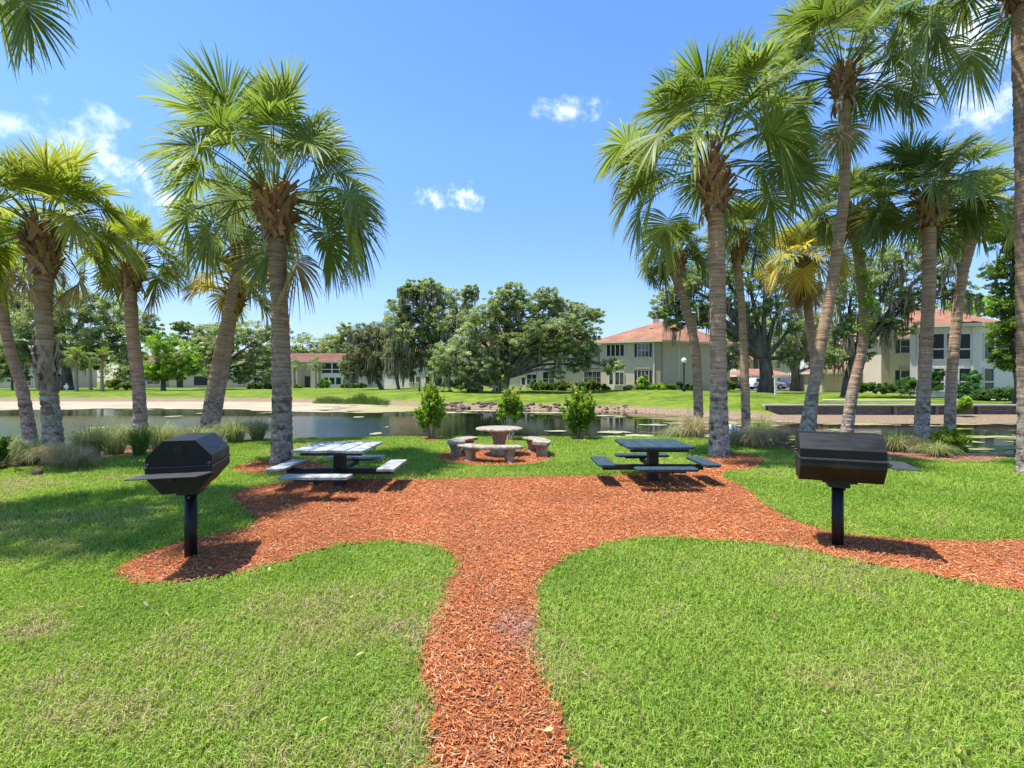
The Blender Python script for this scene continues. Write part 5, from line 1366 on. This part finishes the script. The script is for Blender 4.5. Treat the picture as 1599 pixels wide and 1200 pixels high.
h, f = small_house('apartment_house', 'house gable seen far behind the peach garage', 1330, 1420, 90, 5.4, 7.2, M_stucco, 10, GH, 'house')
mb = MB(); f.box(mb, *rect_px(f, 1352, 1372, 562, 573), 0, .03); put('porch_screen', mb, M_screen, h)
A_, B_ = xy(1152, 76), xy(1236, 76); f = Fac(A_, B_, 0, 3); dn = -f.n * 6
cp = thing('carport', 'low carport with salmon roof and white posts behind the cars', 'carport', (*A_, .4))
hip_roof(cp, [A_, B_, B_ + dn, A_ + dn], 2.55, ([(*(A_ + dn / 2 + f.u * 2), 3.6), (*(B_ + dn / 2 - f.u * 2), 3.6)], [0, 1, 1, 0]), .3)
for k in range(5):
    mb = MB(); u = .2 + k * (f.L - .4) / 4; f.box(mb, u - .08, u + .08, .1, 2.33, -.2, -.04); put('post', mb, M_white, cp)
mb = MB(); f.box(mb, .1, f.L - .1, .1, 2.33, -5.9, -5.7); put('back_wall', mb, M_tan, cp)

# asphalt of the car park and the thin pavement on the far lawn
M_asph = noise_mat('asphalt', [(.3, (.10, .10, .10)), (.7, (.17, .165, .16))], 6, .95, .1, .3, .01)
M_conc = noise_mat('concrete', [(.3, (.42, .40, .36)), (.7, (.55, .53, .49))], 4, .9, .2, .3, .01)
def strip(name, left, right, mat, off=.03):
    l, r = np.array(left, float), np.array(right, float); n = 14
    l = catmull(l, n); r = catmull(r, n); k = 5
    g = np.array([[l[i] + (r[i] - l[i]) * j / (k - 1) for j in range(k)] for i in range(n)])
    z = TZ(g[:, :, 0], g[:, :, 1]) + off + .06
    V = np.dstack([g, z]).reshape(-1, 3)
    i, j = np.meshgrid(np.arange(n - 1), np.arange(k - 1), indexing='ij'); a = (i * k + j).ravel()
    mb = MB(); mb.add(V, np.c_[a, a + 1, a + k + 1, a + k]); tag(put(name, mb, mat), kind='structure')
strip('car_park', [xy(1150, 62), xy(1220, 62), xy(1290, 58)], [xy(1150, 75), xy(1220, 75), xy(1320, 75)], M_asph)
strip('pavement', [xy(1285, 34.5), xy(1440, 35.0), xy(1600, 36)], [xy(1285, 35.4), xy(1440, 35.9), xy(1600, 36.9)], M_conc, -.02)

# retaining wall on the right bank
M_wood = noise_mat('weathered_timber', [(.3, (.10, .085, .07)), (.6, (.22, .19, .16)), (.8, (.34, .30, .26))], 3, .95, .1, .5, .03, (1, 1, 6))
M_cap = noise_mat('grey_timber_cap', [(.3, (.40, .38, .33)), (.7, (.54, .51, .45))], 5, .9, .1, .4, .02, (.4, 3, 3))
rw = thing('retaining_wall', 'low dark timber retaining wall with pale cap along the right bank', 'wall', (15.0, 29.4, -.25))
mb = MB(); mb.box((30, 29.44, .265), (30.4, .42, .09)); put('cap', mb, M_cap, rw)
mb = MB()
for k in range(3): mb.box((30, 29.5 + .004 * k, -.22 + .16 * k), (30, .08, .145))
mb.box((30, 29.54, -.06), (30, .06, .56)); put('panel', mb, M_wood, rw)
for k in range(13):
    mb = MB(); mb.tube([(15.15 + k * 2.45, 29.34, -.5), (15.15 + k * 2.45, 29.34, .21)], .10, 10); put('post', mb, M_wood, rw)

# street lamp, signs
M_black = noise_mat('black_paint', [(.3, (.006, .006, .007)), (.7, (.014, .014, .015))], 8, .45, .4, .05, .003)
M_globe = noise_mat('frosted_globe', [(.3, (.75, .74, .70)), (.7, (.82, .81, .78))], 8, .35, .5, 0)
Yl = 46.0; b = np.array([(1068 - CX) / FPX * Yl, Yl, 0]); b[2] = float(TZ(b[0], Yl)); zt = EYE - (564 - HY) / FPX * Yl
lp = thing('street_lamp', 'black lamp post with white globe before the blank side wall', 'street lamp', b)
mb = MB(); mb.lathe([(.16, -.1), (.16, .35), (.09, .45), (.065, .5), (.06, zt - b[2] - .30), (.10, zt - b[2] - .26), (.12, zt - b[2] - .18)], 14, b); put('post', mb, M_black, lp, smooth=True)
mb = MB(); mb.lathe([(.10, -.2), (.2, -.12), (.25, .02), (.22, .16), (.12, .26), (.03, .3)], 18, (b[0], b[1], zt)); put('globe', mb, M_globe, lp, smooth=True)
Yl = 43.0; b = np.array([(655 - CX) / FPX * 52, 52, 0.0]); b[2] = float(TZ(b[0], 52))
lp = thing('lamp_post', 'thin dark post on the bank between the mound and the tall oak', 'post', b)
mb = MB(); mb.lathe([(.10, -.1), (.10, .3), (.05, .4), (.05, 2.0)], 10, b); put('post', mb, M_black, lp, smooth=True)
mb = MB(); mb.lathe([(.05, 2.0), (.12, 2.05), (.14, 2.3), (.04, 2.4)], 10, b); put('lamp_head', mb, M_shut, lp, smooth=True)
b = np.array([(1211 - CX) / FPX * 42, 42, 0.0]); b[2] = float(TZ(b[0], 42))
sg = thing('sign_post', 'white t-shaped sign post on the lawn right of the forked oak', 'sign', b)
mb = MB(); mb.box((b[0], b[1], b[2] + .75), (.13, .13, 1.8)); put('post', mb, M_white, sg)
mb = MB(); mb.box((b[0] + .02, b[1] - .08, b[2] + 1.55), (.62, .03, .2)); put('board', mb, M_white, sg)
b = np.array([(104 - CX) / FPX * 70, 70, 0.0]); b[2] = float(TZ(b[0], 70))
sg = thing('sign_post', 'small white cross-shaped sign on the far left bank', 'sign', b)
mb = MB(); mb.box((b[0], b[1], b[2] + .5), (.16, .1, 1.2)); put('post', mb, M_white, sg)
mb = MB(); mb.box((b[0], b[1] - .08, b[2] + .62), (.62, .05, .42)); put('board', mb, M_white, sg)

# parked cars behind the oak
M_carw = noise_mat('white_car_paint', [(.3, (.62, .63, .65)), (.7, (.68, .69, .71))], 2, .25, .6, 0)
M_card = noise_mat('dark_car_paint', [(.3, (.05, .055, .06)), (.7, (.07, .075, .08))], 2, .25, .6, 0)
M_rubber = noise_mat('tyre_rubber', [(.3, (.012, .012, .012)), (.7, (.02, .02, .02))], 8, .9, .1, 0)
def car(label, px, Y, paint, rz, Lc=4.5):
    x = (px - CX) / FPX * Y; z = float(TZ(x, Y)) + .1
    o = thing('parked_car', label, 'car', (x, Y, z), 'cars parked behind the forked oak', rz)
    side = [(-.5, .35), (-.49, .72), (-.42, .86), (-.24, .93), (-.12, 1.0), (.47, 1.0), (.5, .8), (.5, .35)]
    def loft(prof, w0, w1, z_split):
        mb = MB(); n = len(prof); V = []
        for s in (-1, 1):
            for (a, zz) in prof: V.append((a * Lc, s * (w0 if zz < z_split else w1), zz))
        k = np.arange(n); kk = (k + 1) % n
        mb.add(V, [k[None, :], (k + n)[None, ::-1], np.c_[k, k + n, kk + n, kk]]); return mb
    put('body', loft(side, .88, .86, 9), paint, o, local=True, bevel=.06)
    put('cabin', loft([(-.16, .99), (-.05, 1.52), (.40, 1.55), (.47, 1.0)], .84, .70, 1.2), paint, o, local=True, bevel=.04)
    for s in (-1, 1):
        mb = MB()
        for (a0, a1) in ((-.10, .04), (.055, .22), (.235, .40)):
            t0 = max(a0 + .05, -.02); mb.add([(a0 * Lc, s * .855, 1.03), (a1 * Lc, s * .855, 1.03), (a1 * Lc - .03, s * .74, 1.46), (t0 * Lc, s * .74, 1.46), (a0 * Lc, s * .80, 1.03), (a1 * Lc, s * .80, 1.03), (a1 * Lc - .03, s * .70, 1.46), (t0 * Lc, s * .70, 1.46)],
                                        np.array([[0, 1, 2, 3], [7, 6, 5, 4], [0, 4, 5, 1], [1, 5, 6, 2], [2, 6, 7, 3], [3, 7, 4, 0]]))
        put('side_window', mb, M_glass, o, local=True)
        for a in (-.31, .31):
            mb = MB(); mb.tube([(a * Lc, s * .70, .34), (a * Lc, s * .90, .34)], .34, 18); w = put('wheel', mb, M_rubber, o, local=True)
            mb = MB(); mb.tube([(a * Lc, s * .89, .34), (a * Lc, s * .912, .34)], .2, 14); put('rim', mb, M_white, w, local=True)
    mb = MB(); mb.add([(-.153 * Lc, -.7, 1.04), (-.153 * Lc, .7, 1.04), (-.06 * Lc, .6, 1.5), (-.06 * Lc, -.6, 1.5), (-.13 * Lc, -.7, 1.04), (-.13 * Lc, .7, 1.04), (-.04 * Lc, .6, 1.5), (-.04 * Lc, -.6, 1.5)],
                    np.array([[0, 3, 2, 1], [4, 5, 6, 7], [0, 1, 5, 4], [1, 2, 6, 5], [2, 3, 7, 6], [3, 0, 4, 7]])); put('windscreen', mb, M_glass, o, local=True)
    return o
car('white car parked behind the trunk of the forked oak', 1196, 66, M_carw, PI + R(8), 4.7)
car('dark car parked right of the white car behind mossy oak', 1243, 69, M_card, PI + R(20), 4.3)

# ------------------------------------------------------------------ park furniture
def wood_mat(name, stops, dark, streak=.55, bump=.4):
    m, nt, b, out = new_mat(name)
    tc = N(nt, 'ShaderNodeTexCoord')
    mp = N(nt, 'ShaderNodeMapping', Scale=(14, 1.6, 14)); nt.links.new(tc.outputs['Object'], mp.inputs['Vector'])
    n = N(nt, 'ShaderNodeTexNoise', Scale=1.6, Detail=7.0, Roughness=.7); nt.links.new(mp.outputs[0], n.inputs['Vector'])
    n2 = N(nt, 'ShaderNodeTexNoise', Scale=4.5, Detail=6.0, Roughness=.7); nt.links.new(tc.outputs['Object'], n2.inputs['Vector'])
    r = ramp(nt, n.outputs['Fac'], stops)
    k = N(nt, 'ShaderNodeMapRange'); nt.links.new(n2.outputs['Fac'], k.inputs['Value']); k.inputs['From Min'].default_value = streak; k.inputs['From Max'].default_value = streak + .12; k.inputs['To Max'].default_value = .8
    mx = N(nt, 'ShaderNodeMixRGB'); nt.links.new(k.outputs[0], mx.inputs[0]); nt.links.new(r.outputs[0], mx.inputs[1]); mx.inputs[2].default_value = (*dark, 1)
    # the paint survives on upright edges
    nt.links.new(mx.outputs[0], b.inputs['Base Color'])
    b.inputs['Roughness'].default_value = .75; b.inputs['Specular IOR Level'].default_value = .25
    bp = N(nt, 'ShaderNodeBump', Strength=bump, Distance=.004); nt.links.new(n.outputs['Fac'], bp.inputs['Height']); nt.links.new(bp.outputs[0], b.inputs['Normal'])
    return m
M_worn = wood_mat('worn_grey_paint', [(.25, (.16, .18, .18)), (.42, (.33, .35, .34)), (.7, (.52, .52, .49))], (.11, .155, .155), .47)
M_teal = wood_mat('dark_teal_paint', [(.25, (.016, .034, .045)), (.5, (.030, .060, .076)), (.75, (.065, .10, .12))], (.09, .13, .145), .60, .25)
M_edge = noise_mat('teal_edge_paint', [(.3, (.018, .032, .036)), (.7, (.04, .06, .062))], 9, .7, .3, .2, .004)
M_pipe = noise_mat('black_tube', [(.3, (.007, .008, .010)), (.7, (.016, .018, .02))], 10, .5, .4, .05, .003)
def picnic(label, c, wood, edge, offs, clip=0.0, grp='pedestal picnic tables on the mulch'):
    root = thing('picnic_table', label, 'picnic table', c, grp)
    W, D, T, S = 1.09, 1.12, .66, .365
    mb = MB(); pw = W / 4; tj = random.Random(int(c[0] * 100))
    for k in range(4):
        x0, x1 = -W / 2 + k * pw + .008, -W / 2 + (k + 1) * pw - .008
        y0, y1 = -D / 2 + tj.uniform(-.01, .01), D / 2 + tj.uniform(-.01, .01)
        zt = T + tj.uniform(-.004, .004)
        if clip and k == 0: poly = [(x0 + clip, y0), (x1, y0), (x1, y1), (x0 + clip, y1), (x0, y1 - clip), (x0, y0 + clip)]
        elif clip and k == 3: poly = [(x0, y0), (x1 - clip, y0), (x1, y0 + clip), (x1, y1 - clip), (x1 - clip, y1), (x0, y1)]
        else: poly = [(x0, y0), (x1, y0), (x1, y1), (x0, y1)]
        mb.prism(poly, zt - .042, zt)
    put('tabletop', mb, wood, root, local=True, bevel=.006)
    mb = MB()
    for y in (-D / 2 + .17, D / 2 - .17): mb.box((0, y, T - .072), (W - .16, .07, .055))
    mb.box((0, 0, T - .062), (.42, .42, .03)); put('top_brace', mb, edge, root, local=True, bevel=.004)
    mb = MB(); mb.box((0, 0, (T - .08) / 2 - .1), (.165, .165, T - .08 + .2)); put('post', mb, M_pipe, root, local=True, bevel=.012)
    ox0, ox1, oy0, oy1 = offs
    mb = MB(); mb.box(((ox0 + ox1) / 2, 0, S - .11), (ox1 - ox0, .09, .09)); put('arm', mb, M_pipe, root, local=True, bevel=.01)
    mb = MB(); mb.tube([(.0, oy0, S - .10), (0, oy1, S - .10)], .045, 12); put('arm', mb, M_pipe, root, local=True, smooth=False)
    for (x, y, w, d) in ((ox0, 0, .27, .92), (ox1, 0, .27, .92), (0, oy0, .95, .26), (0, oy1, .95, .26)):
        mb = MB()
        q = clip * .6
        a, b_ = w / 2, d / 2
        poly = [(x - a + q, y - b_), (x + a - q, y - b_), (x + a, y - b_ + q), (x + a, y + b_ - q), (x + a - q, y + b_), (x - a + q, y + b_), (x - a, y + b_ - q), (x - a, y - b_ + q)] if clip else [(x - a, y - b_), (x + a, y - b_), (x + a, y + b_), (x - a, y + b_)]
        mb.prism(poly, S - .04, S)
        st = put('seat', mb, wood, root, local=True, bevel=.006)
        mb = MB()
        if w < d: mb.prism([(x - .05, y - .30), (x + .05, y - .30), (x + .05, y + .30), (x - .05, y + .30)], S - .075, S - .042)
        else: mb.prism([(x - .30, y - .05), (x + .30, y - .05), (x + .30, y + .05), (x - .30, y + .05)], S - .075, S - .042)
        put('seat_bracket', mb, M_pipe, st, local=True, bevel=.004)
    return root
picnic('picnic table with weathered whitish planks near the tall left palm', (-2.76, 8.02, 0.0), M_worn, M_edge, (-.84, .84, -.98, .86))
picnic('dark blue-green picnic table near the large right palm', (2.36, 8.38, 0.0), M_teal, M_edge, (-.84, .84, -.72, .72), .07)

# steel grills on posts
def steel_mat():
    m, nt, b, out = new_mat('black_steel')
    tc = N(nt, 'ShaderNodeTexCoord')
    mp = N(nt, 'ShaderNodeMapping', Scale=(9, 2.0, 9)); nt.links.new(tc.outputs['Object'], mp.inputs['Vector'])
    n = N(nt, 'ShaderNodeTexNoise', Scale=2.2, Detail=6.0, Roughness=.65); nt.links.new(mp.outputs[0], n.inputs['Vector'])
    c = ramp(nt, n.outputs['Fac'], [(.3, (.004, .004, .005)), (.6, (.009, .009, .010)), (.8, (.022, .023, .026))])
    r = ramp(nt, n.outputs['Fac'], [(.3, (.34, .34, .34)), (.7, (.52, .52, .52))])
    nt.links.new(c.outputs[0], b.inputs['Base Color']); nt.links.new(r.outputs[0], b.inputs['Roughness'])
    b.inputs['Specular IOR Level'].default_value = .3
    bp = N(nt, 'ShaderNodeBump', Strength=.25, Distance=.003); nt.links.new(n.outputs['Fac'], bp.inputs['Height']); nt.links.new(bp.outputs[0], b.inputs['Normal'])
    return m
M_steel = steel_mat()
M_shelf = noise_mat('worn_grey_steel', [(.3, (.03, .031, .035)), (.6, (.065, .065, .07)), (.8, (.12, .115, .115))], 9, .45, .6, .2, .003, (3, 3, 3))
M_rust = noise_mat('heat_rusted_steel', [(.35, (.006, .005, .005)), (.55, (.014, .009, .007)), (.75, (.05, .02, .013))], 5, .55, .4, .3, .004)
def grill(label, c, rz, Ln):
    g = thing('barbecue_grill', label, 'grill', c, 'black steel grills on posts', rz)
    y0, y1 = -Ln / 2, Ln / 2
    def ext(prof, mat, name, yy0=y0, yy1=y1, bev=.0025, par=None):
        n = len(prof); mb = MB()
        V = [(x, yy0, z) for x, z in prof] + [(x, yy1, z) for x, z in prof]
        k = np.arange(n); kk = (k + 1) % n
        mb.add(V, [k[None, :], (k + n)[None, ::-1], np.c_[k, k + n, kk + n, kk]])
        return put(name, mb, mat, par or g, local=True, bevel=bev)
    fb = ext([(-.135, .69), (.135, .69), (.262, .845), (.262, .925), (-.262, .925), (-.262, .845)], M_rust, 'firebox')
    ext([(-.268, .915), (-.2625, .915), (-.2625, .926), (.2625, .926), (.2625, .915), (.268, .915), (.268, .934), (-.268, .934)], M_shelf, 'rim', y0 - .008, y1 + .008, .002, fb)
    lid = ext([(-.258, .936), (.258, .936), (.258, 1.02), (.122, 1.165), (-.122, 1.165), (-.258, 1.02)], M_steel, 'lid')
    # end lip, vent and lift handle on the lid's front
    mb = MB(); mb.tube([(.0, y0, 1.085), (0, y0 - .008, 1.085)], .038, 20); mb.tube([(0, y0 - .008, 1.085), (0, y0 - .024, 1.085)], .009, 10)
    for q in range(4): mb.box((.026 * math.cos(q * PI / 2 + .5), y0 - .011, 1.085 + .026 * math.sin(q * PI / 2 + .5)), (.016, .008, .016))
    put('vent', mb, M_black, lid, local=True)
    mb = MB(); mb.tube(catmull([(-.10, y1, 1.0), (-.10, y1 + .05, .985), (-.10, y1 + .10, 1.0), (-.10, y1 + .125, 1.03), (-.10, y1 + .10, 1.045), (-.10, y1 + .08, 1.03)], 20), .008, 8)
    mb.tube(catmull([(.10, y1, 1.0), (.10, y1 + .05, .985), (.10, y1 + .10, 1.0), (.10, y1 + .125, 1.03)], 14), .008, 8)
    mb.tube([(-.10, y1 + .10, 1.0), (.10, y1 + .10, 1.0)], .008, 8); put('handle', mb, M_black, lid, local=True, smooth=True)
    mb = MB(); mb.tube([(-.24, y0, .955), (-.24, y0 - .025, .955)], .014, 10); mb.tube([(.24, y0, .955), (.24, y0 - .025, .955)], .014, 10); put('hinge_pin', mb, M_shelf, lid, local=True)
    mb = MB(); mb.prism([(-.33, y0 - .24), (.20, y0 - .24), (.275, y0 - .012), (-.275, y0 - .012)], .868, .878); put('shelf', mb, M_shelf, g, local=True, bevel=.002)
    mb = MB(); mb.box((.0, y0 - .13, .85), (.03, .24, .03)); put('shelf_bracket', mb, M_black, g, local=True)
    mb = MB(); mb.box((0, 0, .655), (.19, .19, .07)); mb.box((0, 0, .68), (.26, .3, .02)); put('collar', mb, M_black, g, local=True, bevel=.006)
    mb = MB(); mb.tube([(0, 0, -.15), (0, 0, .63)], .054, 24); put('post', mb, M_steel, g, local=True, smooth=True)
    mb = MB(); mb.tube([(0.0, -.053, .59), (0, -.068, .59)], .014, 6); put('bolt', mb, M_shelf, g, local=True)
    return g
grill('black park grill with hexagonal hood front facing us, on the left', G(298, 871), R(18), .70)
grill('black park grill seen along its side, shelf to the right', G(1308, 854), R(66), .72)

# stone table and benches
def stone_mat():
    m, nt, b, out = new_mat('cast_stone')
    tc = N(nt, 'ShaderNodeTexCoord')
    n = N(nt, 'ShaderNodeTexNoise', Scale=6.0, Detail=8.0, Roughness=.7); nt.links.new(tc.outputs['Object'], n.inputs['Vector'])
    n2 = N(nt, 'ShaderNodeTexNoise', Scale=45.0, Detail=4.0, Roughness=.7); nt.links.new(tc.outputs['Object'], n2.inputs['Vector'])
    a = N(nt, 'ShaderNodeMath', operation='MULTIPLY_ADD'); nt.links.new(n2.outputs['Fac'], a.inputs[0]); a.inputs[1].default_value = .4
    h = N(nt, 'ShaderNodeMath', operation='MULTIPLY'); nt.links.new(n.outputs['Fac'], h.inputs[0]); h.inputs[1].default_value = .6; nt.links.new(h.outputs[0], a.inputs[2])
    c = ramp(nt, a.outputs[0], [(.36, (.13, .09, .06)), (.47, (.32, .23, .16)), (.57, (.47, .35, .255)), (.70, (.56, .46, .35))])
    nt.links.new(c.outputs[0], b.inputs['Base Color']); b.inputs['Roughness'].default_value = .95; b.inputs['Specular IOR Level'].default_value = .1
    bp = N(nt, 'ShaderNodeBump', Strength=.7, Distance=.01); nt.links.new(a.outputs[0], bp.inputs['Height']); nt.links.new(bp.outputs[0], b.inputs['Normal'])
    return m
M_stone = stone_mat()
M_slab = noise_mat('grey_stone_slab', [(.32, (.13, .11, .085)), (.5, (.32, .28, .22)), (.68, (.50, .44, .36))], 11, .95, .1, .7, .008, detail=9)
tc_ = np.array([(779.5 - CX) / FPX * 11.4, 11.4, 0.0])
st = thing('stone_table', 'round cast stone table on a flared pedestal in the mulch ring', 'table', tc_)
mb = MB(); mb.lathe([(.02, .565), (.40, .57), (.50, .578), (.535, .60), (.53, .622), (.50, .634), (.02, .636)], 48, tc_); put('tabletop', mb, M_slab, st, smooth=False)
mb = MB(); mb.lathe([(.24, -.05), (.24, .07), (.21, .09), (.20, .12), (.15, .16), (.125, .25), (.125, .33), (.14, .42), (.18, .49), (.25, .54), (.27, .564)], 28, tc_)
for k in range(12):
    a_ = k * PI / 6; mb.tube([tc_ + [math.cos(a_) * .128, math.sin(a_) * .128, .17], tc_ + [math.cos(a_) * .122, math.sin(a_) * .122, .32], tc_ + [math.cos(a_) * .155, math.sin(a_) * .155, .45], tc_ + [math.cos(a_) * .225, math.sin(a_) * .225, .54]], .022, 6)
put('pedestal', mb, M_stone, st, smooth=True)
def stone_bench(label, az, rad, half, c=tc_):
    ctr = c + np.array([math.cos(az) * rad, math.sin(az) * rad, 0])
    o = thing('stone_bench', label, 'bench', ctr, 'curved stone benches round the stone table')
    n = 18; aa = np.linspace(az - half, az + half, n); w = .20; S = .345
    prof = [(-w, S - .03), (-w + .012, S - .062), (w - .012, S - .062), (w, S - .03), (w - .005, S - .008), (w - .03, S), (-w + .03, S), (-w + .005, S - .008)]
    V = []
    for q, a in enumerate(aa):
        e = min(q, n - 1 - q); shr = 1.0 if e > 0 else .86
        for (d, z) in prof: V.append(c + [math.cos(a) * (rad + d * shr), math.sin(a) * (rad + d * shr), z])
    m = len(prof); i, j = np.meshgrid(np.arange(n - 1), np.arange(m), indexing='ij'); a = (i * m + j).ravel(); b_ = (i * m + (j + 1) % m).ravel()
    mb = MB(); mb.add(np.array(V), [np.c_[a, b_, b_ + m, a + m], np.arange(m)[None, ::-1], (np.arange(m) + (n - 1) * m)[None, :]]); put('seat', mb, M_slab, o)
    for s in (-1, 1):
        a = az + s * half * .66; p = c + np.array([math.cos(a) * rad, math.sin(a) * rad, 0]); rz = a
        mb = MB(); pr = [(.0, -.05, 1.0), (.0, .04, 1.0), (.0, .055, .86), (.0, .10, .80), (.0, .16, .84), (.0, .22, 1.0), (.0, .262, 1.12), (.0, .285, 1.12)]
        V = []
        sq = 20; tt_ = np.arange(sq) / sq * 2 * PI
        for (_, z, k) in pr:
            ex = np.sign(np.cos(tt_)) * np.abs(np.cos(tt_)) ** .5 * .145 * k; ey = np.sign(np.sin(tt_)) * np.abs(np.sin(tt_)) ** .5 * .085 * k
            V.append(np.c_[p[0] + ex * math.cos(rz) - ey * math.sin(rz), p[1] + ex * math.sin(rz) + ey * math.cos(rz), np.full(sq, z)])
        V = np.vstack(V); nn = len(pr); i, j = np.meshgrid(np.arange(nn - 1), np.arange(sq), indexing='ij'); q = (i * sq + j).ravel(); q2 = (i * sq + (j + 1) % sq).ravel()
        mb.add(V, [np.c_[q, q2, q2 + sq, q + sq], np.arange(sq)[None, ::-1], (np.arange(sq) + (nn - 1) * sq)[None, :]])
        for e in (-1, 0, 1):   # carved ribs on the broad faces
            for fside in (-1, 1):
                q3 = [(e * .07, fside * .078, .05), (e * .062, fside * .066, .12), (e * .075, fside * .082, .22), (e * .08, fside * .092, .27)]
                # local x runs across the seat, local y along it
                mb.tube([(p[0] + x_ * math.cos(rz) - y_ * math.sin(rz), p[1] + x_ * math.sin(rz) + y_ * math.cos(rz), z_) for x_, y_, z_ in q3], .016, 6)
        put('leg', mb, M_stone, o, smooth=True)
    return o
stone_bench('curved stone bench nearest us, in front of the stone table', R(-101), 1.0, R(38))
stone_bench('curved stone bench on the right of the stone table', R(12), .98, R(36))
stone_bench('curved stone bench on the left of the stone table', R(166), .98, R(36))
